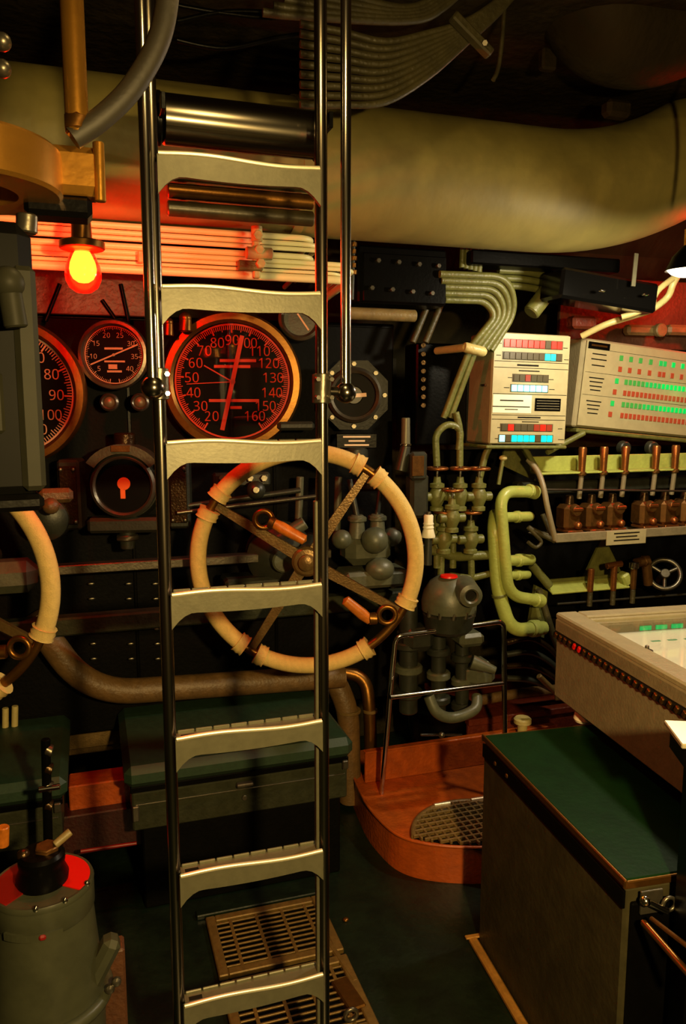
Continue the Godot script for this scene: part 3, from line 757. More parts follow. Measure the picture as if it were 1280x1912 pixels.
func diving_stand() -> void:
	var z := -2.86
	var top := W(150, 592, z).y
	var xr := W(735, 800, z).x
	var t := thing("diving_stand", "tall black instrument board carrying the round gauges behind the wheels", "instrument panel", Vector3(0.0, 0, z))
	obj("board", MB.new().bx(Vector3((xr - 1.6) / 2, (top + 0.42) / 2, z - 0.06), Vector3(xr + 1.6, top - 0.42, 0.10), 0.006), M.flatblack, t)
	for k in 4:
		var x := -0.9 + 0.52 * k
		obj("board_seam", MB.new().bx(Vector3(x, (top + 0.6) / 2, z - 0.008), Vector3(0.012, top - 0.62, 0.012), 0.002), M.black, t)
	obj("top_bead", MB.new().rod(Vector3(-1.55, top, z - 0.02), Vector3(xr, top, z - 0.02), 0.012, 10), M.black, t)
	var gz := -2.72
	var depth := ["20", "30", "40", "50", "60", "70", "80", "90", "100", "110", "120", "130", "140", "150", "160"]
	gauge("large brass rimmed depth gauge with numerals coloured for its red backlight seen between the ladder rails", W(434, 713, gz), -13, 0.238, M.oldbrass, M.redlitmark, depth, -148, 148, [[13, 0.80, 0.85, 0.075], [-60, 0.55, 0.0, 0.022], [-93, 0.78, 0.0, 0.015]], [[0.10, 0.36, 0.62, 0.05], [0.0, 0.26, 0.62, 0.05], [0.02, -0.32, 0.86, 0.05], [0.05, -0.44, 0.2, 0.05]])
	gauge("large brass rimmed gauge with white scale half hidden by the grey column at left", W(22, 733, gz), -10, 0.232, M.oldbrass, M.mark, ["0", "10", "20", "30", "40", "50", "60", "70", "80", "90", "100", "110"], -160, 150, [[-30, 0.8, 0.2, 0.05]], [[0.0, -0.3, 0.5, 0.05]])
	gauge("smaller silvery gauge with white numerals left of the ladder", W(213, 663, gz + 0.02), -12, 0.112, M.steel, M.mark, ["", "5", "10", "15", "20", "25", "30", "35", "40", ""], -170, 170, [[67, 0.9, 0.85, 0.05]], [[0.0, 0.22, 0.62, 0.07], [0.02, -0.22, 0.7, 0.06], [-0.05, -0.40, 0.3, 0.16], [0.0, -0.56, 0.5, 0.07]])
	# octagonal flanged indicator right of the ladder
	var c := W(660, 738, gz)
	var o := thing("flanged_indicator", "round indicator dial in a bolted octagonal black flange right of the ladder", "indicator", c)
	var f := facing(c, -14)
	var oct := PackedVector2Array()
	for k in 8: oct.append(Vector2(cos(TAU * (k + 0.5) / 8), sin(TAU * (k + 0.5) / 8)) * 0.135)
	obj("flange", MB.new().slab(oct, f * Transform3D(Basis(), Vector3(0, 0, 0.0)), 0.05), M.black, o)
	obj("bezel", MB.new().lathe(f, [Vector2(0.078, 0.0), Vector2(0.078, 0.04), Vector2(0.088, 0.05), Vector2(0.098, 0.04), Vector2(0.102, 0.0)], 40), M.steel, o)
	obj("dial_face", MB.new().lathe(f, [Vector2(0, 0.004), Vector2(0.079, 0.004), Vector2(0.079, 0.008), Vector2(0, 0.008)], 36), M.dial, o)
	obj("dial_disc", MB.new().lathe(f, [Vector2(0, 0.008), Vector2(0.034, 0.008), Vector2(0.030, 0.014), Vector2(0, 0.014)], 28), M.iron, o)
	obj("pointer", MB.new().box(f * Transform3D(Basis(Vector3(0, 0, 1), -1.5), Vector3(0.02, 0.0, 0.017)), Vector3(0.014, 0.05, 0.003), 0.0006), M.mark, o)
	for k in 8:
		var q := Vector3(cos(TAU * k / 8), sin(TAU * k / 8), 0) * 0.112
		obj("bolt", MB.new().rod(f * q, f * (q + Vector3(0, 0, 0.014)), 0.010, 6), M.steel, o)
	obj("nameplate", MB.new().box(f * Transform3D(Basis(), Vector3(0.01, -0.165, 0.0)), Vector3(0.15, 0.055, 0.03), 0.003), M.black, o)
	for k in 3:
		obj("print_row", MB.new().box(f * Transform3D(Basis(), Vector3(0.01, -0.150 - 0.015 * k, 0.016)), Vector3([0.10, 0.06, 0.09][k], 0.006, 0.001), 0.0002), M.mark, o)
	obj("base_boss", MB.new().rod(f * Vector3(0.01, -0.19, -0.01), f * Vector3(0.01, -0.235, -0.01), 0.045, 18), M.iron, o)
	# small dial peeping under the ladder tread
	var c2 := W(560, 596, gz)
	var s := thing("small_dial", "small dark dial with a bright lower rim peeping under the ladder tread", "gauge", c2)
	var f2 := facing(c2, -14)
	obj("bezel", MB.new().lathe(f2, [Vector2(0.056, 0.0), Vector2(0.058, 0.03), Vector2(0.066, 0.036), Vector2(0.076, 0.03), Vector2(0.078, -0.02), Vector2(0, -0.02)], 36), M.steel, s)
	obj("dial_face", MB.new().lathe(f2, [Vector2(0, 0.0), Vector2(0.058, 0.0), Vector2(0.058, 0.008), Vector2(0, 0.008)], 30), M.iron, s)
	obj("needle", MB.new().box(f2 * Transform3D(Basis(Vector3(0, 0, 1), 0.6), Vector3(0.01, -0.01, 0.011)), Vector3(0.006, 0.07, 0.002), 0.0004), M.mark, s)
	for k in 2:
		var p := W([205, 262][k], 751, gz)
		var st := thing("indicator_stud", ["round silvery stud under the smaller gauge, left one of two", "round silvery stud under the smaller gauge, beside the ladder rail"][k], "stud", p)
		var fs := facing(p, -12)
		obj("stud_ring", MB.new().lathe(fs, [Vector2(0.018, -0.01), Vector2(0.030, -0.01), Vector2(0.030, 0.012), Vector2(0.024, 0.018), Vector2(0.018, 0.012)], 24, true), M.steel, st)
		obj("stud_lens", MB.new().ball(p + Vector3(0, 0, 0.004), 0.020, 16, Vector3(1, 1, 0.7)), M.cast, st)
		var p2: Vector3 = W([314, 346][k], [610, 602][k], gz + 0.03)
		var kn := thing("dome_nut", ["short brass cap nut above the depth gauge near the left rail", "taller brass cap nut above the depth gauge under the tread"][k], "nut", p2)
		obj("cap_body", MB.new().rod(p2 + Vector3(0, -0.03, 0), p2 + Vector3(0, 0.012, 0), 0.018 + 0.005 * k, 14, 0.016 + 0.004 * k), M.oldbrass, kn)
		obj("cap_dome", MB.new().ball(p2 + Vector3(0, 0.014, 0), 0.017 + 0.004 * k, 14), M.oldbrass, kn)
	# steering repeater in its yoke
	var c3 := W(234, 905, gz + 0.06)
	var r3 := thing("repeater_dial", "dark round repeater dial with an orange marker in a bulky housing left of the ladder", "indicator", c3)
	var f3 := facing(c3, -12)
	obj("housing", MB.new().lathe(f3, [Vector2(0, -0.14), Vector2(0.115, -0.14), Vector2(0.122, -0.02), Vector2(0.110, 0.02), Vector2(0.100, 0.024), Vector2(0, 0.024)], 40), M.iron, r3)
	obj("bezel", MB.new().lathe(f3, [Vector2(0.088, 0.02), Vector2(0.088, 0.045), Vector2(0.095, 0.052), Vector2(0.104, 0.045), Vector2(0.106, 0.02)], 40), M.steel, r3)
	obj("dial_face", MB.new().lathe(f3, [Vector2(0, 0.022), Vector2(0.089, 0.022), Vector2(0.089, 0.028), Vector2(0, 0.028)], 36), M.dial, r3)
	obj("marker_disc", MB.new().rod(f3 * Vector3(0, 0.006, 0.028), f3 * Vector3(0, 0.006, 0.032), 0.021, 20), M.orangemark, r3)
	obj("marker_tail", MB.new().box(f3 * Transform3D(Basis(), Vector3(-0.004, -0.026, 0.030)), Vector3(0.016, 0.034, 0.004), 0.001), M.orangemark, r3)
	obj("hood", MB.new().slab(arc_band(0.106, 0.136, 35, 145), f3 * Transform3D(Basis(), Vector3(0, 0, 0.06)), 0.10), M.steel, r3)
	obj("tag_plate", MB.new().box(f3 * Transform3D(Basis(), Vector3(0, 0.122, 0.065)), Vector3(0.06, 0.02, 0.006), 0.001), M.bronze, r3)
	for s2 in [-1, 1]:
		var arm := obj("side_box", MB.new().box(f3 * Transform3D(Basis(), Vector3(0.175 * s2, -0.03, -0.02)), Vector3(0.07, 0.23, 0.10), 0.008), M.iron, r3)
		obj("side_lid", MB.new().box(f3 * Transform3D(Basis(), Vector3(0.175 * s2, -0.03, 0.034)), Vector3(0.054, 0.19, 0.012), 0.003), M.bronzedark, arm)
		for k in 4:
			obj("screw", MB.new().ball(f3 * Vector3(0.175 * s2 + 0.02 * (1 if k % 2 else -1), -0.03 + 0.085 * (1 if k < 2 else -1), 0.042), 0.007, 8), M.steel, arm)
	obj("lower_gland", MB.new().rod(f3 * Vector3(0, -0.13, 0.0), f3 * Vector3(0, -0.215, 0.0), 0.030, 16, 0.024), M.iron, r3)
	obj("gland_nut", MB.new().rod(f3 * Vector3(0, -0.165, 0.0), f3 * Vector3(0, -0.185, 0.0), 0.040, 6), M.steel, r3)
	obj("drip_tray", MB.new().box(f3 * Transform3D(Basis(), Vector3(0.0, -0.13, 0.0)), Vector3(0.24, 0.05, 0.09), 0.01), M.iron, r3)
	obj("top_gland", MB.new().rod(f3 * Vector3(0, 0.12, -0.02), f3 * Vector3(0, 0.17, -0.02), 0.035, 16), M.bronzedark, r3)
	# long bars across the stand
	var a := W(60, 1066, -2.62); var b := W(615, 1040, -2.62); b.y = a.y
	one("shelf_bar", MB.new().bx((a + b) / 2, Vector3(b.x - a.x, 0.030, 0.05), 0.003), M.steel, "thin steel bar crossing the stand left of the wheel hub", "bar")
	a = W(-60, 1182, -2.62); b = W(775, 1140, -2.62); b.y = a.y
	one("foot_rail", MB.new().bx((a + b) / 2, Vector3(b.x - a.x, 0.06, 0.06), 0.006), M.locker, "broad grey rail crossing behind the lower part of the wheels", "rail")
	a = W(330, 958, -2.55); b = W(600, 925, -2.55)
	one("linkage_rod", MB.new().rod(a, b, 0.007, 10), M.steel, "thin steel linkage rod crossing behind the top of the wheel", "rod")
	a = W(350, 945, -2.6); b = W(560, 915, -2.6)
	var lk := thing("linkage_bar", "flat linkage bar with a knuckle behind the upper wheel", "bar", a)
	obj("bar", MB.new().rod(a, b, 0.010, 10), M.iron, lk)
	obj("knuckle", MB.new().ball(W(478, 915, -2.58), 0.032, 14), M.iron, lk)
	obj("pin", MB.new().rod(W(478, 915, -2.58), W(478, 915, -2.53), 0.012, 10), M.steel, lk)
	# rows of small studs low on the board
	for i in 3:
		for j in 6:
			var p := W([170, 240, 290][i] + j * 1.0, 1090 + 28 * j, -2.84)
			obj("rivet", MB.new().ball(p, 0.008, 8, Vector3(1.6, 0.7, 0.8)), M.steel, t)

func arc_band(r0: float, r1: float, a0: float, a1: float) -> PackedVector2Array:
	var p := PackedVector2Array()
	for k in 13:
		var a := deg_to_rad(lerpf(a0, a1, k / 12.0)); p.append(Vector2(cos(a), sin(a)) * r1)
	for k in 13:
		var a := deg_to_rad(lerpf(a1, a0, k / 12.0)); p.append(Vector2(cos(a), sin(a)) * r0)
	return p

func wheels() -> void:
	var c := W(573, 1047, -2.35)
	var R := 0.345; var r := 0.026
	var t := thing("control_wheel", "large spoked wheel wrapped in cream cord behind the ladder", "wheel", c, "control wheels of the diving stand")
	var f := facing(c, -17)
	var spokes := [56.0, 148.0, 238.0, 331.0]
	for k in 4:
		var gap0 := 5.0; var gap1 := 5.0
		if k == 3: gap0 = 5.0
		var a0: float = spokes[k] + gap0
		var a1: float = spokes[(k + 1) % 4] + (360.0 if k == 3 else 0.0) - gap1
		if k == 2: a1 = 331.0 - 27.0
		var pts := []
		var n := int((a1 - a0) * 3.0)
		for i in n + 1:
			var a := deg_to_rad(lerpf(a0, a1, float(i) / n))
			pts.append(f * Vector3(cos(a) * R, sin(a) * R, 0))
		obj("wrapped_rim", MB.new().tube(pts, r, 14, false, 0.0010), M.cord, t)
		for e in 2:
			var am: float = a0 + 1.0 if e == 0 else a1 - 1.0
			var knot := []
			for i in 5:
				var a := deg_to_rad(am + (i - 2) * 1.3)
				knot.append(f * Vector3(cos(a) * R, sin(a) * R, 0))
			obj("cord_knot", MB.new().tube(knot, r * 1.30, 14, false, 0.0016), M.cord, t)
	var bare := []
	for i in 96:
		var a := TAU * i / 96
		bare.append(f * Vector3(cos(a) * R, sin(a) * R, 0))
	obj("bare_rim", MB.new().tube(bare, 0.015, 10, true), M.oldbrass, t)
	for k in 4:
		var a := deg_to_rad(spokes[k])
		var d := Vector3(cos(a), sin(a), 0)
		var pl := PackedVector2Array([Vector2(0.03, -0.018), Vector2(R - 0.01, -0.011), Vector2(R - 0.01, 0.011), Vector2(0.03, 0.018)])
		obj("spoke", MB.new().slab(pl, f * Transform3D(Basis(Vector3(0, 0, 1), a), Vector3(0, 0, 0.008)), 0.016), M.spoke, t)
	obj("hub", MB.new().lathe(f, [Vector2(0, -0.05), Vector2(0.03, -0.05), Vector2(0.048, -0.02), Vector2(0.048, 0.016), Vector2(0.04, 0.024), Vector2(0.026, 0.026), Vector2(0.026, 0.042), Vector2(0.02, 0.046), Vector2(0, 0.046)], 32), M.spoke, t)
	obj("axle", MB.new().rod(f * Vector3(0, 0, -0.05), f * Vector3(0, 0, -0.45), 0.03, 16), M.iron, t)
	# folding wooden grips on two spokes
	for k in 2:
		var p0 := f * (Vector3(-0.135, 0.135, 0.012) if k == 0 else Vector3(0.255, -0.175, 0.012))
		var p1 := f * (Vector3(-0.105, 0.125, 0.022) if k == 0 else Vector3(0.20, -0.19, 0.02))
		var p2 := f * (Vector3(0.0, 0.068, 0.028) if k == 0 else Vector3(0.115, -0.118, 0.025))
		var g := obj("wooden_grip", MB.new().lathe(Transform3D(MB.across(p2 - p1), p1), [Vector2(0, 0), Vector2(0.015, 0), Vector2(0.019, 0.03), Vector2(0.0165, p1.distance_to(p2) - 0.008), Vector2(0, p1.distance_to(p2))], 18), M.wood, t)
		obj("grip_loop", MB.new().torus(Transform3D(f.basis, p0), 0.027, 0.009, 22, 8), M.oldbrass, g)
		obj("grip_ferrule", MB.new().rod(p1.lerp(p0, 0.4), p1.lerp(p2, 0.06), 0.0195, 14), M.oldbrass, g)
	var w2 := again(t, Vector3(-1.09, 0.0, 0.0), "wheel wrapped in cream cord cut off by the left edge", "control wheels of the diving stand")

# ---------------------------------------------------------------- cream cables left of the electric box
func cable_run() -> void:
	var z := -2.42
	var ys := [437.0, 449.0, 459.0, 473.0, 484.0, 493.0, 502.0, 514.0]
	var rs := [0.0095, 0.0075, 0.007, 0.009, 0.0075, 0.0065, 0.0055, 0.0125]
	var names := ["uppermost", "second", "third", "fourth", "fifth", "sixth", "seventh", "thick lowest"]
	for k in 8:
		var y: float = W(450, ys[k], z).y
		var x1 := W(585 if k < 4 else 640, 480, z).x + 0.02 * (k % 3)
		var pts := fillet([Vector3(-1.2, y, z), Vector3(x1, y, z), Vector3(x1 + 0.03, y - 0.02, z - 0.5)], 0.05, 5)
		one("cream_cable", MB.new().tube(pts, rs[k], 12), M.cable, "%s horizontal cream cable of the run behind the ladder and red bulb" % names[k], "cable", "cream cables in the horizontal run")
	var c := W(478, 472, z + 0.03)
	var t := thing("cable_clamp", "cream pipe union clamp standing across the horizontal cables", "clamp", c)
	obj("clamp_bar", MB.new().bx(c, Vector3(0.022, 0.15, 0.02), 0.004), M.cream, t)
	for k in 3:
		obj("clamp_nut", MB.new().rod(c + Vector3(0.004 * k, 0.045 - 0.04 * k, 0.0), c + Vector3(0.004 * k, 0.045 - 0.04 * k, 0.035), 0.015, 6), M.cream, t)
	obj("clamp_saddle", MB.new().rod(c + Vector3(-0.034, -0.004, 0.014), c + Vector3(0.046, -0.004, 0.014), 0.018, 14), M.cream, t)
	obj("clamp_foot", MB.new().bx(c + Vector3(-0.02, -0.04, 0.006), Vector3(0.075, 0.03, 0.02), 0.004), M.olive, t)
	obj("clamp_cross", MB.new().rod(c + Vector3(0, 0.03, 0.012), c + Vector3(0.0, 0.075, 0.012), 0.017, 12), M.cream, t)
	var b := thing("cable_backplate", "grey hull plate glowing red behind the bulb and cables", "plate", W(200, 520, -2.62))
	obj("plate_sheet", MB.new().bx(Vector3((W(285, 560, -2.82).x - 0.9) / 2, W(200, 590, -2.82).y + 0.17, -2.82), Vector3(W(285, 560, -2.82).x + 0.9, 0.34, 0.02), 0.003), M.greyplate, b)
	for k in 3:
		var a := W([85, 190, 225][k], [600, 560, 530][k], -2.80); var e := W([112, 215, 240][k], [530, 595, 600][k], -2.80)
		obj("plate_strut", MB.new().rod(a, e, 0.007, 8), M.black, b)
	# bulb bracket
	one("clip_block", MB.new().bx(W(263, 480, -2.38), Vector3(0.018, 0.034, 0.02), 0.003), M.cream, "small cream clip on the cables just left of the ladder", "clip")

# ---------------------------------------------------------------- near left: periscope and hoses
func periscope() -> void:
	var pz := -1.02
	var c := W(-28, 600, pz)
	var t := thing("periscope", "dark steel periscope column at the left edge with a brass band", "periscope", Vector3(c.x, 0, c.z))
	var yb := W(60, 315, pz).y
	var y1 := W(60, 425, pz).y; var y0 := W(60, 925, pz).y
	obj("tube", MB.new().rod(Vector3(c.x - 0.034, yb - 0.1, c.z), Vector3(c.x - 0.034, 2.66, c.z), 0.052, 40), M.gunmetal, t)
	var up := Transform3D(Basis(Vector3(1, 0, 0), Vector3(0, 0, -1), Vector3(0, 1, 0)), Vector3(c.x - 0.022, yb, c.z - 0.02))
	var br := 0.115
	var band := obj("brass_band", MB.new().lathe(up, [Vector2(br - 0.05, -0.028), Vector2(br - 0.004, -0.028), Vector2(br, -0.024), Vector2(br, 0.022), Vector2(br - 0.004, 0.026), Vector2(br - 0.05, 0.026)], 56, true), M.brass, t)
	var lug := W(160, 327, pz - 0.06)
	obj("brass_lug", MB.new().bx(lug + Vector3(-0.014, 0.0, 0.0), Vector3(0.07, 0.058, 0.05), 0.010), M.brass, band)
	obj("lug_pin", MB.new().rod(lug + Vector3(0.016, -0.036, 0.022), lug + Vector3(0.016, 0.034, 0.022), 0.007, 14), M.brass, band)
	obj("lug_pad", MB.new().bx(lug + Vector3(-0.034, -0.042, -0.006), Vector3(0.08, 0.026, 0.05), 0.006), M.black, band)
	# grey eyepiece housing below the band
	var f := facing(Vector3(c.x, 0, c.z), 9)
	obj("housing", MB.new().box(f * Transform3D(Basis(), Vector3(0.0, (y0 + y1) / 2, 0)), Vector3(0.104, y1 - y0, 0.09), 0.016), M.gunmetal, t)
	obj("housing_face", MB.new().box(f * Transform3D(Basis(), Vector3(-0.018, W(20, 752, pz + 0.05).y, 0.046)), Vector3(0.060, 0.070, 0.012), 0.004), M.periscopegrey, t)
	obj("edge_bar", MB.new().box(f * Transform3D(Basis(), Vector3(0.040, (y0 + y1) / 2 - 0.02, 0.042)), Vector3(0.026, y1 - y0 - 0.06, 0.02), 0.006), M.periscopegrey, t)
	obj("housing_knuckle", MB.new().ball(W(14, 528, pz + 0.07), 0.018, 18), M.periscopegrey, t)
	obj("housing_arm", MB.new().rod(W(14, 528, pz + 0.07), W(30, 612, pz + 0.07), 0.013, 14), M.periscopegrey, t)
	obj("top_cap", MB.new().rod(W(50, 436, pz), W(50, 400, pz), 0.012, 16), M.steel, t)
	obj("neck", MB.new().rod(Vector3(c.x - 0.02, y1 - 0.02, c.z - 0.01), Vector3(c.x - 0.02, yb, c.z - 0.01), 0.035, 24), M.black, t)
	obj("foot_block", MB.new().box(f * Transform3D(Basis(), Vector3(-0.01, y0 - 0.004, 0)), Vector3(0.12, 0.02, 0.10), 0.008), M.black, t)
	for k in 2:
		obj("upper_knob", MB.new().ball(W(4, 78 + 50 * k, pz + 0.03), 0.010, 14), M.steel, t)
	# brass rod standing on the band
	var b := W(144, 236, pz)
	var a := Vector3(b.x, 2.66, b.z)
	var ro := thing("brass_rod", "shiny upright brass rod at the upper left above the brass band", "rod", b)
	obj("rod_bar", MB.new().rod(b + Vector3(0, -0.01, 0), a, 0.0135, 18), M.brass, ro)
	obj("rod_nut", MB.new().rod(b + Vector3(0, -0.006, 0), b + Vector3(0, 0.012, 0), 0.016, 6), M.oldbrass, ro)
	obj("rod_collar", MB.new().rod(b + Vector3(0, 0.150, 0), b + Vector3(0, 0.17, 0), 0.0165, 16), M.brass, ro)
	var hp := bend([W(318, -120, pz), W(312, 0, pz), W(292, 85, pz), W(245, 165, pz), W(190, 220, pz), W(135, 258, pz)], 8)
	hp.push_front(Vector3(hp[0].x, 2.66, hp[0].z))
	one("grey_hose", MB.new().tube(hp, 0.0135, 16), M.hose, "thick grey hose curving from overhead down to the brass band", "hose")

# ---------------------------------------------------------------- right hand side
func electric_box() -> void:
	var z := -2.55
	var a := W(668, 468, z); var b := W(832, 572, z)
	var c := (a + b) / 2
	var t := thing("electric_box", "black box with two rows of shiny bolts under the big duct", "box", c)
	obj("box_body", MB.new().bx(c + Vector3(0, 0.01, -0.06), Vector3(b.x - a.x, a.y - b.y + 0.02, 0.12), 0.006), M.black, t)
	obj("box_lid", MB.new().bx(c + Vector3(0.006, 0, 0.003), Vector3(b.x - a.x - 0.02, a.y - b.y - 0.01, 0.012), 0.003), M.black, t)
	for i in 4:
		for j in 2:
			var p: Vector3 = W([705, 743, 781, 817][i] - 12 * j, [487, 490, 494, 497][i] + 51 * j, z + 0.012)
			obj("bolt", MB.new().rod(p - Vector3(0, 0, 0.004), p + Vector3(0, 0, 0.012), 0.0085, 6), M.steel, t)
	var e := thing("cable_glands", "upright run of stacked cable glands between hand rail and black box", "gland", W(658, 490, z + 0.05))
	for k in 5:
		obj("gland_nut", MB.new().rod(W(660, 452 + 13 * k, z + 0.05), W(660, 461 + 13 * k, z + 0.05), 0.011 if k % 2 == 0 else 0.008, 6), M.oldbrass, e)
	obj("gland_stem", MB.new().rod(W(660, 450, z + 0.05), W(657, 560, z + 0.05), 0.006, 8), M.iron, e)
	one("lagged_pipe", MB.new().rod(W(650, 585, z - 0.02), W(775, 590, z - 0.02), 0.021, 18), M.dimcream, "short cream lagged pipe under the black bolted box", "pipe")
	# dark switch columns below
	var col := thing("switch_column", "tall black switch column with faint knobs right of the octagonal indicator", "switchboard", W(800, 700, -2.75))
	var q0 := W(778, 640, -2.75); var q1 := W(870, 830, -2.75)
	obj("column_body", MB.new().bx((q0 + q1) / 2 + Vector3(0, 0, -0.06), Vector3(q1.x - q0.x, q0.y - q1.y, 0.12), 0.006), M.black, col)
	for k in 8:
		obj("switch_knob", MB.new().rod(W(790, 645 + 16 * k, -2.74), W(790, 645 + 16 * k, -2.70), 0.010, 10), M.bronzedark, col)
	one("pipe_stub", MB.new().lathe(Transform3D(MB.across(W(905, 658, -2.50) - W(866, 648, -2.50)), W(866, 648, -2.50)), [Vector2(0, 0), Vector2(0.016, 0.0), Vector2(0.018, 0.006), Vector2(0.018, 0.075), Vector2(0.012, 0.085), Vector2(0, 0.087)], 18).rod(W(870, 649, -2.50), W(870, 649, -2.50) + Vector3(-0.02, 0, -0.20), 0.014, 12), M.cream, "short bright cream pipe stub left of the indicator cabinet", "pipe stub")

func panel_frame(tl: Array, tr: Array, bl: Array, z: float) -> Dictionary:
	var a := W(tl[0], tl[1], z); var b := W(tr[0], tr[1], z); var c := W(bl[0], bl[1], z)
	var u := (b - a); var w := u.length(); u = u.normalized()
	var v := Vector3(0, 0, 1).cross(u).normalized()
	var h := absf((c - a).dot(v))
	return {"t": Transform3D(Basis(u, v, Vector3(0, 0, 1)), a), "w": w, "h": h}
func on(p: Dictionary, x: float, y: float, w: float, h: float, depth: float, lift := 0.0) -> MB:   # box centred at fractions x, y of a panel face
	return MB.new().box(p.t * Transform3D(Basis(), Vector3(x * p.w, -y * p.h, lift + depth / 2)), Vector3(w * p.w, h * p.h, depth), depth * 0.3)

func indicator_panels() -> void:
	# ---- smaller cabinet
	var p := panel_frame([921, 619], [1065, 627], [905, 829], -2.58)
	var t := thing("indicator_cabinet", "small cream indicator cabinet with red and cyan lamp rows", "indicator panel", p.t * Vector3(p.w / 2, -p.h, 0))
	var dark := StandardMaterial3D.new(); dark.albedo_color = Color(0.30, 0.27, 0.20); dark.roughness = 0.3
	var cyan := glow(Color(0.0, 0.85, 0.80), 1.0)
	var hot := glow(Color(0.55, 1.0, 1.0), 1.3)
	var red := glow(Color(0.80, 0.10, 0.03), 0.75)
	var rose := glow(Color(0.50, 0.16, 0.09), 0.5)
	obj("case", MB.new().box(p.t * Transform3D(Basis(), Vector3(p.w / 2, -p.h / 2, -0.09)), Vector3(p.w, p.h, 0.18), 0.006), M.casegrey, t)
	obj("front_plate", on(p, 0.5, 0.5, 0.98, 0.985, 0.004), M.panel, t)
	for y in [0.255, 0.31, 0.545, 0.735, 0.775]:
		obj("plate_seam", on(p, 0.5, y, 0.96, 0.005, 0.001, 0.004), M.ink, t)
	obj("cream_label", on(p, 0.27, 0.635, 0.50, 0.165, 0.002, 0.004), M.white, t)
	obj("black_nameplate", on(p, 0.735, 0.635, 0.34, 0.115, 0.003, 0.004), M.black, t)
	for k in 4:
		obj("nameplate_line", on(p, 0.735, 0.60 + 0.024 * k, 0.30, 0.005, 0.0008, 0.007), M.grey, t)
	var prints := [[0.45, 0.285, 0.28, 0.016], [0.47, 0.335, 0.27, 0.010], [0.26, 0.605, 0.30, 0.012], [0.26, 0.66, 0.48, 0.010], [0.26, 0.685, 0.17, 0.008], [0.50, 0.755, 0.30, 0.014], [0.52, 0.795, 0.22, 0.008], [0.07, 0.10, 0.06, 0.006], [0.93, 0.115, 0.06, 0.006], [0.07, 0.205, 0.06, 0.006], [0.95, 0.22, 0.06, 0.006], [0.23, 0.40, 0.06, 0.006], [0.76, 0.405, 0.07, 0.006], [0.19, 0.49, 0.07, 0.006], [0.78, 0.495, 0.07, 0.006], [0.12, 0.85, 0.05, 0.006], [0.92, 0.855, 0.06, 0.006], [0.10, 0.95, 0.06, 0.006], [0.94, 0.955, 0.08, 0.006]]
	for q in prints:
		obj("print_row", on(p, q[0], q[1], q[2], q[3], 0.0006, 0.0058 if q[0] == 0.26 else 0.0042), M.ink, t)
	var rows := [
		[0.095, 0.125, 0.885, [2, 2, 2, 2, 2, 2, 2, 0, 2, 2], 0.068],
		[0.205, 0.125, 0.885, [0, 0, 0, 0, 0, 0, 0, 1, 1, 0], 0.060],
		[0.400, 0.265, 0.72, [0, 0, 3, 0, 0, 0], 0.060],
		[0.492, 0.245, 0.72, [4, 4, 4, 4, 4, 4], 0.058],
		[0.848, 0.14, 0.81, [0, 2, 0, 0, 0, 3, 2, 3], 0.060],
		[0.948, 0.12, 0.82, [4, 0, 1, 1, 1, 1, 0, 1, 1], 0.060]]
	for r in rows:
		obj("lamp_strip", on(p, (r[1] + r[2]) / 2, r[0], r[2] - r[1] + 0.02, r[4] + 0.012, 0.0012, 0.004), dark, t)
		var n: int = r[3].size()
		for k in n:
			var m: Material = [dark, cyan, red, rose, hot][r[3][k]]
			obj("indicator_lamp", on(p, lerpf(r[1], r[2], (k + 0.5) / n), r[0], (r[2] - r[1]) / n * 0.88, r[4], 0.003, 0.005), m, t)
	obj("side_latch", MB.new().box(p.t * Transform3D(Basis(), Vector3(-0.004, -p.h * 0.47, -0.05)), Vector3(0.006, 0.008, 0.03), 0.001), M.steel, t)
	obj("base_bracket", MB.new().box(p.t * Transform3D(Basis(), Vector3(p.w * 0.45, -p.h - 0.010, -0.07)), Vector3(p.w * 1.05, 0.012, 0.2), 0.004), M.olive, t)
	var l := lamp(p.t * Vector3(p.w * 0.5, -p.h * 0.49, 0.03), Color(0.3, 1.0, 0.95), 0.002, 0.05)
	l.name = "indicator_cabinet_light"
	# ---- large board
	var b := panel_frame([1094, 633], [1345, 668], [1079, 795], -2.74)
	var g := thing("indicator_board", "wide cream indicator board with rows of green and red lamps at right", "indicator panel", b.t * Vector3(b.w / 2, -b.h, 0))
	obj("case", MB.new().box(b.t * Transform3D(Basis(), Vector3(b.w / 2, -b.h / 2, -0.07)), Vector3(b.w + 0.03, b.h + 0.01, 0.13), 0.006), M.casegrey, g)
	obj("front_plate", on(b, 0.5, 0.5, 0.99, 0.985, 0.004), M.panel, g)
	obj("black_nameplate", on(b, 0.09, 0.06, 0.15, 0.075, 0.003, 0.004), M.black, g)
	obj("nameplate_line", on(b, 0.09, 0.06, 0.11, 0.02, 0.001, 0.007), M.oldbrass, g)
	for y in [0.10, 0.37, 0.63]:
		obj("plate_seam", on(b, 0.5, y, 0.97, 0.004, 0.001, 0.004), M.ink, g)
	for y in [0.155, 0.215, 0.285, 0.43, 0.475, 0.525, 0.57, 0.70, 0.745, 0.79, 0.84]:
		obj("print_row", on(b, 0.10, y, 0.07 + 0.04 * fmod(y * 37.0, 1.0), 0.014, 0.0006, 0.004), M.ink, g)
	var green := glow(Color(0.0, 0.70, 0.30), 0.8)
	var dimgreen := glow(Color(0.22, 0.52, 0.22), 0.5)
	var midgreen := glow(Color(0.10, 0.62, 0.28), 0.62)
	var dull := glow(Color(0.55, 0.22, 0.12), 0.45)
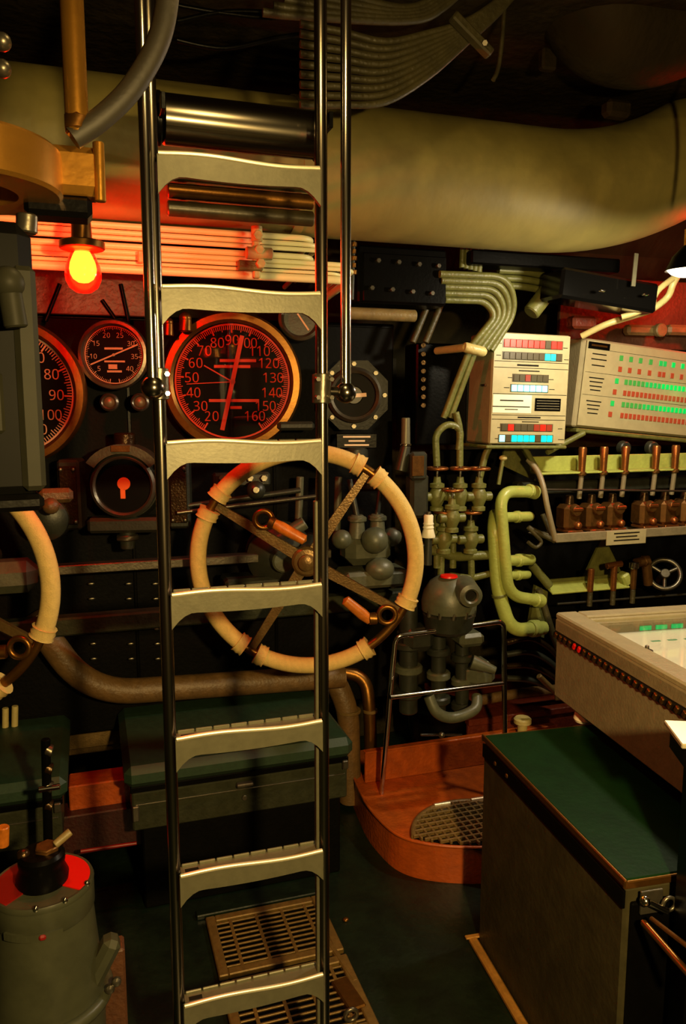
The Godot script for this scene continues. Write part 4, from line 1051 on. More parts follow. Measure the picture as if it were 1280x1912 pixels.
	for r in 6:
		var y: float = [0.165, 0.295, 0.435, 0.565, 0.70, 0.83][r]
		if r < 2:
			var xs := [0.255, 0.325, 0.395, 0.47, 0.545, 0.575, 0.64, 0.71, 0.79, 0.86, 0.93]
			for k in xs.size():
				obj("indicator_lamp", on(b, xs[k], y, 0.026, 0.062, 0.003, 0.004), (dimgreen if k < 4 else midgreen if k < 6 else green) if r == 0 else dull, g)
		else:
			obj("indicator_lamp", on(b, 0.255 - 0.006 * r, y, 0.026, 0.062, 0.003, 0.004), (midgreen if r % 2 == 0 else dull), g)
			for k in 22:
				var x := 0.31 + k * 0.0305
				var m: Material = dull
				if r % 2 == 0: m = dimgreen if k < 5 else midgreen if k < 9 else green
				obj("indicator_lamp", on(b, x, y, 0.023, 0.062, 0.003, 0.004), m, g)
	var l2 := lamp(b.t * Vector3(b.w * 0.7, -b.h * 0.5, 0.05), Color(0.3, 1.0, 0.5), 0.002, 0.05)
	l2.name = "indicator_board_light"
	obj("bottom_rail", MB.new().box(b.t * Transform3D(Basis(), Vector3(b.w / 2, -b.h - 0.018, -0.03)), Vector3(b.w, 0.018, 0.08), 0.004), M.olive, g)
	# ---- things above the panels
	var k := thing("junction_box", "black junction box above the indicator cabinets with a hanging strap", "box", W(1110, 545, -2.5))
	var a := W(1045, 520, -2.45); var e := W(1225, 575, -2.45)
	obj("box_body", MB.new().box(Transform3D(Basis(Vector3(0, 0, 1), -0.10), (a + e) / 2 + Vector3(0, 0.01, -0.06)), Vector3(e.x - a.x, a.y - e.y + 0.02, 0.14), 0.01), M.gloss, k)
	obj("hanger_strap", MB.new().box(Transform3D(Basis(Vector3(0, 0, 1), -0.06), (W(1186, 480, -2.4) + W(1183, 528, -2.4)) / 2), Vector3(0.016, W(1186, 470, -2.4).y - W(1183, 532, -2.4).y, 0.006), 0.001), M.cast, k)
	for i in 2:
		obj("lid_screw", MB.new().ball(W([1124, 1204][i], [543, 550][i], -2.39), 0.010, 10, Vector3(1.4, 0.5, 1)), M.chrome, k)
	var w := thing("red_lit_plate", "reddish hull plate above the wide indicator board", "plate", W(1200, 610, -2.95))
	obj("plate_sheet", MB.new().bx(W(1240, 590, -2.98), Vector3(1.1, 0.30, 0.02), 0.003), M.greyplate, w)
	for i in 2:
		var c := W(1195 + 75 * i, 617, -2.93)
		obj("plate_casting", MB.new().bx(c, Vector3(0.16, 0.045, 0.05), 0.012), M.dimcream, w)
		obj("casting_boss", MB.new().rod(c + Vector3(0.075, 0, 0.02), c + Vector3(0.075, 0, 0.05), 0.03, 14), M.dimcream, w)
	one("red_valve_box", MB.new().bx(W(1085, 603, -2.72), Vector3(0.11, 0.05, 0.06), 0.01), M.oxide, "red painted block between the two indicator cabinets", "block")
	one("looped_cable", MB.new().tube(bend([W(1085, 628, -2.66), W(1130, 606, -2.6), W(1180, 590, -2.55), W(1215, 578, -2.5), W(1245, 555, -2.48), W(1256, 530, -2.46), W(1270, 505, -2.46)], 8), 0.0125, 12), M.cream, "outer cream cable looping up towards the white lamp", "cable", "cream cables by the white lamp")
	one("looped_cable", MB.new().tube(bend([W(1160, 592, -2.52), W(1195, 580, -2.48), W(1215, 562, -2.46), W(1230, 540, -2.45), W(1255, 520, -2.45)], 8), 0.011, 12), M.cream, "inner cream cable curling behind the junction box to the white lamp", "cable", "cream cables by the white lamp")
	one("slanted_trunk", MB.new().rod(W(1062, 492, -2.6), W(990, 585, -2.6), 0.032, 16), M.olive, "slanted olive pipe above the smaller indicator cabinet", "pipe")
	one("overhead_tray", MB.new().bx(W(1010, 492, -2.6), Vector3(0.62, 0.05, 0.10), 0.006), M.black, "black cable tray under the rounded end of the big duct", "tray")

func manifold() -> void:
	var z := -2.66
	# upper angle bar
	var a := W(1000, 874, z); var y := a.y
	var x1 := 2.75
	var t := thing("upper_lever_bar", "pale green angle bar carrying the upper row of copper levers", "bar", a)
	obj("bar_face", MB.new().bx(Vector3((a.x + x1) / 2, y + 0.012, z - 0.04), Vector3(x1 - a.x, 0.06, 0.008), 0.002), M.lime, t)
	obj("bar_ledge", MB.new().bx(Vector3((a.x + x1) / 2, y - 0.02, z), Vector3(x1 - a.x, 0.008, 0.08), 0.002), M.lime, t)
	obj("bar_strut", MB.new().rod(W(978, 838, z), W(1010, 890, z), 0.012, 10), M.lime, t)
	# levers
	var xs := [1085, 1125, 1165, 1222, 1258, 1294]
	var nth := ["first", "second", "third", "fourth", "fifth", "sixth"]
	var lever: Node3D = null
	var base := Vector3.ZERO
	var valve: Node3D = null
	var vbase := Vector3.ZERO
	for k in 6:
		var p := W(xs[k], 890, z + 0.03)
		p.y = y - 0.02
		if k == 0:
			base = p
			lever = thing("valve_lever", "first copper valve lever from the left on the upper bar", "lever", p, "copper levers on the upper bar")
			obj("grip", MB.new().lathe(Transform3D(Basis(Vector3(1, 0, 0), Vector3(0, 0, -1), Vector3(0, 1, 0)), p + Vector3(0, 0.0, 0)), [Vector2(0, 0), Vector2(0.013, 0), Vector2(0.015, 0.05), Vector2(0.017, 0.094), Vector2(0.014, 0.10), Vector2(0, 0.10)], 16), M.copper, lever)
			obj("stem", MB.new().rod(p + Vector3(0, 0.002, 0), p + Vector3(0, -0.105, -0.01), 0.010, 10), M.grey, lever)
			obj("stem_nut", MB.new().rod(p + Vector3(0, -0.012, -0.001), p + Vector3(0, 0.004, 0), 0.019, 6), M.bronze, lever)
			var v := p + Vector3(-0.062, -0.20, 0.0)
			v.x = W(1060, 965, z + 0.03).x; v.y = W(1060, 965, z + 0.03).y
			vbase = v
			valve = thing("bronze_valve", "first bronze valve block from the left on the grey shelf", "valve", v, "bronze valve blocks on the shelf")
			obj("valve_body", MB.new().bx(v, Vector3(0.074, 0.10, 0.08), 0.014), M.bronze, valve)
			obj("bonnet", MB.new().rod(v + Vector3(0.004, 0.03, 0.03), v + Vector3(0.004, 0.03, 0.056), 0.026, 16, 0.022), M.bronze, valve)
			obj("bonnet_cap", MB.new().bx(v + Vector3(0.006, 0.036, 0.055), Vector3(0.046, 0.014, 0.012), 0.004), M.copper, valve)
			obj("side_boss", MB.new().ball(v + Vector3(0.018, -0.03, 0.042), 0.016, 12), M.copper, valve)
			obj("base_flange", MB.new().bx(v + Vector3(0, -0.052, 0.014), Vector3(0.07, 0.010, 0.085), 0.003), M.copper, valve)
			obj("top_neck", MB.new().rod(v + Vector3(0.01, 0.04, -0.01), v + Vector3(0.01, 0.085, -0.01), 0.020, 12, 0.015), M.bronzedark, valve)
		else:
			again(lever, p - base, "%s copper valve lever from the left on the upper bar" % nth[k], "copper levers on the upper bar")
			var q := W([1060, 1101, 1140, 1199, 1238, 1275][k], 965, z + 0.03)
			again(valve, Vector3(q.x - vbase.x, 0, 0), "%s bronze valve block from the left on the grey shelf" % nth[k], "bronze valve blocks on the shelf")
	one("linkage_wire", MB.new().rod(W(1000, 914, z + 0.05), W(1300, 917, z + 0.05), 0.004, 8), M.steel, "thin bright rod crossing the levers above the bronze valves", "rod")
	# shelf and label
	var s0 := W(1037, 1005, z + 0.10)
	var sh := thing("valve_shelf", "grey steel shelf edge under the bronze valves", "shelf", s0)
	obj("shelf_lip", MB.new().bx(Vector3((s0.x + x1) / 2, s0.y, z + 0.10), Vector3(x1 - s0.x, 0.036, 0.010), 0.003), M.grey, sh)
	obj("shelf_plate", MB.new().bx(Vector3((s0.x + x1) / 2, s0.y - 0.012, z + 0.0), Vector3(x1 - s0.x, 0.008, 0.20), 0.002), M.grey, sh)
	var lp := W(1168, 1012, z + 0.108)
	var lb := thing("label_plate", "small engraved label plate hanging from the valve shelf", "label", lp)
	obj("plate", MB.new().bx(Vector3(lp.x, s0.y - 0.012, z + 0.108), Vector3(0.185, 0.056, 0.005), 0.001), M.panel, lb)
	for k in 3:
		obj("print_row", MB.new().bx(Vector3(lp.x, s0.y + 0.006 - 0.014 * k, z + 0.111), Vector3(0.12 - 0.02 * (k % 2), 0.005, 0.0008), 0.0001), M.ink, lb)
	# curved frame at the left end
	obj("end_frame", MB.new().tube(bend([W(985, 858, z + 0.02), W(1003, 880, z + 0.06), W(1014, 910, z + 0.10), W(1022, 950, z + 0.12), W(1036, 1008, z + 0.12)], 6), 0.011, 10), M.grey, sh)
	one("shelf_brace", MB.new().rod(W(1012, 960, z + 0.05), W(1034, 1008, z + 0.08), 0.010, 10), M.dim, "short dim brace behind the curved shelf frame", "brace")
	one("shelf_brace", MB.new().rod(W(985, 985, z + 0.05), W(1036, 1010, z + 0.08), 0.011, 10), M.dim, "slanting dim brace meeting the shelf corner", "brace")
	one("vent_block", MB.new().bx(W(1140, 905, z - 0.05), Vector3(0.9, 0.05, 0.05), 0.006), M.iron, "dark recessed valve block behind the upper levers", "block")
	# back wall of the rack
	one("rack_back", MB.new().bx(Vector3(2.1, 1.05, -2.93), Vector3(1.5, 0.75, 0.03), 0.003), M.flatblack, "dark back plate of the air manifold rack", "plate")
	for k in 2:
		var p := W(1160 + 52 * k, 836, z - 0.06)
		var kn := thing("dim_knob", ["left dim round knob above the upper levers", "right dim round knob above the upper levers"][k], "knob", p)
		obj("knob_disc", MB.new().rod(p, p + Vector3(0, 0, 0.03), 0.03, 18, 0.026), M.iron, kn)
		obj("knob_cap", MB.new().ball(p + Vector3(0, 0, 0.03), 0.012, 12), M.bronze, kn)
	# lower bar
	var b := W(1022, 1100, z); var yb := b.y
	var lo := thing("lower_lever_bar", "pale green angle bar with the lower copper levers", "bar", b)
	var xe := W(1165, 1100, z).x
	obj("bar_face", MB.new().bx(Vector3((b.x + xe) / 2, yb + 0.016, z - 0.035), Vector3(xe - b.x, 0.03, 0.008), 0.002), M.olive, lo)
	obj("bar_ledge", MB.new().box(Transform3D(Basis(Vector3(1, 0, 0), 0.35), Vector3((b.x + xe) / 2, yb, z)), Vector3(xe - b.x, 0.010, 0.075), 0.003), M.lime, lo)
	obj("bar_end", MB.new().box(Transform3D(Basis(Vector3(0, 0, 1), 0.5), Vector3(xe - 0.01, yb + 0.02, z + 0.01)), Vector3(0.04, 0.055, 0.05), 0.008), M.lime, lo)
	obj("bar_strut", MB.new().rod(W(992, 1055, z), W(1026, 1095, z + 0.02), 0.018, 10), M.olive, lo)
	var lows := [[1103, 1062, 1105], [1146, 1056, 1103], [1183, 1058, 1100]]
	for k in 3:
		var p0 := W(lows[k][0], lows[k][1], z + 0.04); var p1 := W(lows[k][0] - 2, lows[k][2], z + 0.04)
		var lv := thing("lower_lever", ["left copper lever on the lower pale green bar", "middle lever with a flat copper knob on the lower bar", "right lever with a bright silvery cap beside the handwheel"][k], "lever", p1, "levers on the lower bar")
		obj("grip", MB.new().rod(p1, p0, 0.012, 12, 0.014), M.copper if k < 2 else M.bronze, lv)
		obj("stem", MB.new().rod(p1, p1 + Vector3(0, -0.06, 0), 0.011, 10), M.dim, lv)
		if k == 1: obj("knob_disc", MB.new().rod(p0 + Vector3(-0.036, 0.0, 0), p0 + Vector3(0.036, 0.006, 0), 0.013, 12), M.copper, lv)
		if k == 2: obj("lever_cap", MB.new().rod(p0 + Vector3(0, -0.008, 0), p0 + Vector3(0, 0.02, 0), 0.02, 14), M.chrome, lv)
	var hw := W(1240, 1072, z + 0.04)
	var h := thing("small_handwheel", "small steel handwheel at right above the plotting table", "handwheel", hw)
	var fh := facing(hw, -30, -25)
	obj("wheel_rim", MB.new().torus(fh, 0.062, 0.010, 36, 10), M.steel, h)
	for k in 3:
		var an := TAU * k / 3 + 0.5
		obj("wheel_spoke", MB.new().rod(fh * Vector3.ZERO, fh * (Vector3(cos(an), sin(an), 0) * 0.06), 0.008, 8), M.steel, h)
	obj("wheel_hub", MB.new().rod(fh * Vector3(0, 0, -0.03), fh * Vector3(0, 0, 0.02), 0.020, 14), M.steel, h)
	obj("stem", MB.new().rod(fh * Vector3(0, 0, -0.03), fh * Vector3(0, 0, -0.12), 0.016, 10), M.bronze, h)
	var bp := W(1205, 1048, z + 0.02)
	var bv := thing("bronze_elbow", "bronze valve elbow beside the small handwheel", "valve", bp)
	obj("elbow", MB.new().tube(fillet([bp + Vector3(-0.05, -0.005, 0), bp + Vector3(0.0, 0.004, 0), bp + Vector3(0.02, -0.10, 0.0)], 0.03), 0.020, 12), M.bronze, bv)
	obj("elbow_nut", MB.new().rod(bp + Vector3(-0.015, 0.0, 0), bp + Vector3(0.012, 0.002, 0), 0.026, 6), M.bronze, bv)
	one("manifold_pipe", MB.new().rod(W(1040, 1128, z + 0.02), W(1300, 1108, z + 0.02), 0.005, 8), M.steel, "thin bright pipe just above the far edge of the plotting table", "pipe")
	one("gusset_plate", MB.new().slab(PackedVector2Array([Vector2(0, 0), Vector2(0.22, 0.0), Vector2(0.10, 0.20)]), Transform3D(Basis(), W(1085, 1088, z - 0.12)), 0.012), M.olive, "green triangular gusset behind the lower bar", "gusset")

func green_manifold() -> void:
	var z := -2.56
	var t := thing("branched_pipe", "pale green branched pipe standing left of the valve shelf", "pipe", W(945, 1100, z))
	var r := 0.0225
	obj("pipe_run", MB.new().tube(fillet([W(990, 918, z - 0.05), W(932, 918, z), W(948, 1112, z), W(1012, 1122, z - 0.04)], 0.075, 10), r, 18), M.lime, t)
	for k in 3:
		var y: float = [966, 1047, 1075][k]
		var a := W(940 + k * 3, y, z - 0.01); var b: Vector3 = W([992, 994, 988][k], y - 2, z - 0.05)
		var br := obj("branch", MB.new().tube(fillet([a, b, b + Vector3(0.01, -0.02, -0.12)], 0.03), [0.019, 0.021, 0.016][k], 16), M.lime, t)
		obj("branch_collar", MB.new().rod(a.lerp(b, 0.40), a.lerp(b, 0.55), [0.023, 0.025, 0.020][k], 16), M.lime, br)
	obj("end_collar", MB.new().rod(W(985, 916, z - 0.045), W(1000, 920, z - 0.06), 0.027, 16), M.lime, t)
	obj("end_collar", MB.new().rod(W(998, 1120, z - 0.03), W(1010, 1122, z - 0.04), 0.027, 16), M.lime, t)
	var q := thing("bent_pipe", "thicker olive green pipe bending right behind the branched pipe", "pipe", W(930, 1150, z))
	obj("pipe_run", MB.new().tube(fillet([W(925, 960, z - 0.08), W(922, 985, z - 0.03), W(928, 1100, z - 0.03), W(952, 1178, z - 0.01), W(1015, 1172, z - 0.05)], 0.07, 9), 0.027, 18), M.lime, q)
	obj("pipe_collar", MB.new().rod(W(931, 1108, z - 0.028), W(932, 1114, z - 0.028), 0.030, 18), M.olive, q)
	obj("end_flange", MB.new().rod(W(990, 1174, z - 0.03), W(1004, 1173, z - 0.042), 0.034, 18), M.lime, q)
	one("support_plate", MB.new().slab(PackedVector2Array([Vector2(0, 0), Vector2(0.075, -0.02), Vector2(0.085, 0.17), Vector2(0.03, 0.20)]), Transform3D(Basis(), W(985, 1185, z - 0.10)), 0.02), M.olive, "olive support plate at the foot of the branched pipe", "plate")
	one("support_strut", MB.new().tube(bend([W(1005, 1100, z - 0.06), W(1030, 1180, z - 0.04), W(1048, 1235, z - 0.03), W(1045, 1300, z - 0.02)], 6), 0.014, 10), M.dim, "dim bent strut dropping from the support plate behind the plotting table", "strut")
	one("hook_bracket", MB.new().tube(bend([W(985, 985, z), W(1000, 1000, z), W(1010, 1012, z), W(1000, 1022, z), W(985, 1012, z)], 5), 0.007, 8), M.dim, "small dim hook below the shelf frame", "hook")

func gate_valve(called: String, label: String, at: Vector3, s: float, body: Material, wheel: Material) -> Node3D:
	var t := thing(called, label, "valve", at)
	var up := Transform3D(Basis(Vector3(s, 0, 0), Vector3(0, 0, -s), Vector3(0, s, 0)), at)
	obj("valve_body", MB.new().lathe(up, [Vector2(0, -0.06), Vector2(0.03, -0.06), Vector2(0.03, -0.045), Vector2(0.022, -0.04), Vector2(0.034, -0.01), Vector2(0.036, 0.012), Vector2(0.024, 0.035), Vector2(0.032, 0.04), Vector2(0.032, 0.055), Vector2(0.018, 0.06), Vector2(0.014, 0.085), Vector2(0, 0.085)], 20), body, t)
	obj("side_port", MB.new().rod(at + Vector3(-0.06, 0, 0) * s, at + Vector3(0.06, 0, 0) * s, 0.020 * s, 14), body, t)
	obj("stem", MB.new().rod(at + Vector3(0, 0.08, 0) * s, at + Vector3(0, 0.13, 0) * s, 0.006 * s, 8), M.steel, t)
	var w := Transform3D(Basis(Vector3(1, 0, 0), Vector3(0, 0, -1), Vector3(0, 1, 0)), at + Vector3(0, 0.12, 0) * s)
	var h := obj("handwheel", MB.new().torus(w, 0.042 * s, 0.007 * s, 26, 8), wheel, t)
	for k in 3:
		var a := TAU * k / 3 + 0.3
		obj("spoke", MB.new().rod(w * Vector3.ZERO, w * (Vector3(cos(a), sin(a), 0) * 0.042 * s), 0.005 * s, 8), wheel, h)
	return t

func machinery() -> void:
	var z := -2.55
	# grey bonneted valve pair seen through the wheel
	var g := W(685, 1020, -2.58)
	var t := thing("valve_chest", "grey cast valve chest with two bonnets seen through the wheel", "valve", g)
	obj("chest_body", MB.new().bx(g + Vector3(0, -0.01, -0.02), Vector3(0.17, 0.11, 0.12), 0.03), M.machine, t)
	for s in [-1, 1]:
		obj("bonnet", MB.new().rod(g + Vector3(0.038 * s, 0.03, 0.0), g + Vector3(0.038 * s, 0.115, 0.0), 0.030, 16, 0.024), M.machine, t)
		obj("bonnet_nut", MB.new().rod(g + Vector3(0.038 * s, 0.09, 0.0), g + Vector3(0.038 * s, 0.11, 0.0), 0.034, 6), M.machine, t)
		obj("side_lobe", MB.new().ball(g + Vector3(0.095 * s, 0.03, 0.0), 0.036, 14), M.machine, t)
		obj("stem_rod", MB.new().rod(g + Vector3(0.038 * s, 0.11, 0.0), g + Vector3(0.06 * s, 0.24, -0.02), 0.010, 10), M.iron, t)
	obj("front_lobe", MB.new().ball(g + Vector3(0.01, 0.03, 0.05), 0.048, 18), M.machine, t)
	obj("front_lobe", MB.new().ball(g + Vector3(0.03, -0.075, 0.05), 0.046, 18, Vector3(1.15, 0.9, 1)), M.machine, t)
	obj("lower_pad", MB.new().bx(g + Vector3(0.02, -0.11, 0.0), Vector3(0.24, 0.06, 0.14), 0.012), M.machine, t)
	var g2 := W(520, 1040, -2.6)
	var u := thing("gear_case", "grey gear case behind the wheel hub", "casing", g2)
	obj("case_body", MB.new().lathe(facing(g2, -15), [Vector2(0, -0.1), Vector2(0.10, -0.1), Vector2(0.12, -0.06), Vector2(0.11, 0.0), Vector2(0.06, 0.03), Vector2(0, 0.04)], 30), M.iron, u)
	obj("case_boss", MB.new().rod(g2 + Vector3(0.0, 0, 0), g2 + Vector3(0.0, 0, 0.08), 0.04, 18), M.machine, u)
	obj("case_foot", MB.new().bx(g2 + Vector3(-0.06, -0.09, -0.04), Vector3(0.26, 0.05, 0.12), 0.01), M.iron, u)
	obj("case_arm", MB.new().rod(g2 + Vector3(-0.02, 0.05, 0.0), g2 + Vector3(0.09, 0.12, 0.02), 0.024, 12), M.machine, u)
	var u2 := again(u, Vector3(-1.06, 0.0, 0.0), "grey gear case behind the left cut off wheel")
	# column with the white conical cap and the bronze grip
	var c := W(757, 800, z + 0.02)
	var v := thing("lever_stand", "upright lever stand with a silvery grip right of the wheel", "lever", c)
	obj("lever_grip", MB.new().rod(W(757, 830, z), W(757, 780, z), 0.016, 16, 0.015), M.cast, v)
	obj("grip_ring", MB.new().rod(W(757, 833, z), W(757, 828, z), 0.020, 16), M.chrome, v)
	obj("stand_arm", MB.new().rod(W(757, 832, z), W(748, 880, z), 0.018, 14, 0.024), M.iron, v)
	var ins := W(780, 870, z + 0.03)
	obj("scale_plate", MB.new().box(Transform3D(Basis(), W(780, 870, z + 0.03)), Vector3(0.062, 0.10, 0.03), 0.01), M.iron, v)
	obj("scale_face", MB.new().box(Transform3D(Basis(), W(780, 870, z + 0.047)), Vector3(0.045, 0.07, 0.004), 0.001), M.bronze, v)
	obj("stand_body", MB.new().bx(W(778, 925, z), Vector3(0.07, 0.16, 0.06), 0.012), M.iron, v)
	var cn := W(799, 980, z + 0.08)
	var up := Transform3D(Basis(Vector3(1, 0, 0), Vector3(0, 0, -1), Vector3(0, 1, 0)), W(799, 1003, z + 0.08))
	var cc := thing("ribbed_cap", "pale ribbed conical cap just right of the wheel rim", "cap", cn)
	obj("cap_cone", MB.new().lathe(up, [Vector2(0, 0), Vector2(0.024, 0), Vector2(0.025, 0.004), Vector2(0.018, 0.03), Vector2(0.020, 0.034), Vector2(0.017, 0.042), Vector2(0.019, 0.047), Vector2(0.0165, 0.054), Vector2(0.017, 0.075), Vector2(0.014, 0.08), Vector2(0, 0.08)], 22), M.white, cc)
	obj("cap_stub", MB.new().rod(up * Vector3(0, 0, 0.078), up * Vector3(0, 0, 0.09), 0.009, 12), M.steel, cc)
	obj("cap_stem", MB.new().rod(up * Vector3(0, 0, -0.10), up * Vector3.ZERO, 0.014, 12), M.iron, cc)
	# valve cluster with small handwheels
	var spots := [[815, 905], [858, 905], [893, 905], [828, 985], [878, 985], [843, 945]]
	var names := ["upper left", "upper middle", "upper right", "lower left", "lower right", "central"]
	for k in 6:
		gate_valve("gate_valve", "%s small olive valve with copper handwheel in the cluster left of the branched pipe" % names[k], W(spots[k][0], spots[k][1] + 22, z - 0.03 + 0.015 * (k % 3)), 0.85, M.olive, M.copper)
	var pipes := [[[815, 950], [815, 1060]], [[825, 1005], [822, 1080]], [[878, 1010], [880, 1085]], [[858, 870], [858, 800], [850, 770]], [[815, 870], [812, 810], [835, 790], [860, 800], [856, 840]], [[893, 900], [905, 850], [915, 830]], [[845, 1000], [845, 1060]], [[780, 1020], [850, 1040], [930, 1035]], [[840, 1075], [880, 1080], [925, 1068]]]
	var plab := ["left upright olive pipe below the valve cluster", "second upright olive pipe below the valve cluster", "right upright olive pipe below the valve cluster", "upright olive pipe rising above the valve cluster", "looped olive pipe above the valve cluster", "thin olive pipe with a ball rising towards the indicator cabinet", "middle olive pipe between the lower valves", "horizontal olive pipe crossing below the valves", "lower horizontal olive pipe joining the bent pipe"]
	for k in pipes.size():
		var pts := []
		for q in pipes[k]: pts.append(W(q[0], q[1], z - 0.06))
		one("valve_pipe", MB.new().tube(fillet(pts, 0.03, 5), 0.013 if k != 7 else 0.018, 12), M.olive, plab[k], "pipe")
	# grey bonnet with a port hole
	var d := W(838, 1108, z + 0.06)
	var dm := thing("domed_casing", "grey domed pump casing with a round port right of the wheel", "casing", d)
	obj("dome", MB.new().lathe(Transform3D(Basis(Vector3(1, 0, 0), Vector3(0, 0, -1), Vector3(0, 1, 0)), d + Vector3(0, -0.06, 0)), [Vector2(0, 0), Vector2(0.098, 0.0), Vector2(0.100, 0.03), Vector2(0.092, 0.07), Vector2(0.07, 0.105), Vector2(0.04, 0.125), Vector2(0, 0.132)], 36), M.machine, dm)
	var pt := W(878, 1112, z + 0.19)
	var fp := facing(pt, -12)
	obj("port_ring", MB.new().lathe(fp, [Vector2(0.020, -0.02), Vector2(0.020, 0.008), Vector2(0.026, 0.014), Vector2(0.040, 0.008), Vector2(0.050, -0.10), Vector2(0.02, -0.10)], 28, true), M.machine, dm)
	obj("port_hole", MB.new().lathe(fp, [Vector2(0, -0.02), Vector2(0.021, -0.02), Vector2(0.021, -0.014), Vector2(0, -0.014)], 20), M.ink, dm)
	obj("red_tag", MB.new().lathe(Transform3D(Basis(Vector3(1, 0, 0), Vector3(0, 0, -1), Vector3(0, 1, 0)), d + Vector3(-0.012, 0.066, 0.02)), [Vector2(0, 0), Vector2(0.032, 0), Vector2(0.030, 0.006), Vector2(0, 0.008)], 20), M.red, dm)
	obj("skirt", MB.new().rod(d + Vector3(0, -0.14, 0), d + Vector3(0, -0.06, 0), 0.085, 26, 0.095), M.iron, dm)
	for k in 6:
		var a := PI * (k + 0.5) / 6
		obj("skirt_bolt", MB.new().rod(d + Vector3(cos(a) * 0.09, -0.075, sin(a) * 0.09), d + Vector3(cos(a) * 0.09, -0.05, sin(a) * 0.09), 0.010, 6), M.steel, dm)
	# lower machine behind the guard rails
	var lm := W(815, 1240, z)
	var m := thing("hydraulic_pump", "dark grey hydraulic pump behind the chrome guard rails", "pump", lm)
	for k in 3:
		var x: int = [762, 818, 862][k]
		obj("pump_column", MB.new().rod(W(x, 1330, z + 0.0), W(x, 1120, z), [0.034, 0.028, 0.026][k], 16), M.iron, m)
		for j in 3:
			obj("column_flange", MB.new().rod(W(x, 1210 + 45 * j + 12 * k, z), W(x, 1196 + 45 * j + 12 * k, z), [0.052, 0.045, 0.042][k], 16), M.machine if j == 1 else M.iron, m)
	obj("pump_block", MB.new().bx(W(890, 1255, z + 0.0), Vector3(0.12, 0.10, 0.12), 0.03), M.machine, m)
	obj("pump_nose", MB.new().rod(W(880, 1236, z + 0.06), W(925, 1252, z + 0.10), 0.028, 14, 0.014), M.machine, m)
	obj("pump_block", MB.new().bx(W(775, 1190, z + 0.0), Vector3(0.12, 0.09, 0.12), 0.03), M.iron, m)
	obj("pump_block", MB.new().bx(W(872, 1190, z + 0.02), Vector3(0.10, 0.05, 0.10), 0.02), M.machine, m)
	obj("return_pipe", MB.new().tube(bend([W(800, 1300, z + 0.1), W(815, 1330, z + 0.12), W(845, 1340, z + 0.12), W(885, 1325, z + 0.12), W(890, 1300, z + 0.08)], 6), 0.020, 14), M.machine, m)
	obj("pump_sump", MB.new().lathe(Transform3D(Basis(Vector3(1, 0, 0), Vector3(0, 0, -1), Vector3(0, 1, 0)), G(815, 1398, 0.145)), [Vector2(0, 0), Vector2(0.10, 0), Vector2(0.125, 0.12), Vector2(0.13, 0.2), Vector2(0, 0.2)], 26), M.black, m)
	obj("drain_bar", MB.new().rod(W(785, 1372, z + 0.12), W(862, 1372, z + 0.12), 0.004, 8), M.chrome, m)
	obj("drain_cock", MB.new().ball(W(824, 1372, z + 0.12), 0.012, 12), M.steel, m)
	# guard rail
	var gr := thing("guard_rail", "bent chrome guard rail with two bars in front of the hydraulic pump", "rail", G(715, 1480, 0.13))
	var rz := -2.45
	obj("rail_hoop", MB.new().tube(fillet([G(712, 1482, 0.13), W(738, 1188, rz), W(940, 1160, rz), W(942, 1400, rz)], 0.03, 5), 0.0095, 14), M.chrome, gr)
	obj("cross_bar", MB.new().rod(W(728, 1302, rz), W(942, 1275, rz), 0.0085, 14), M.chrome, gr)

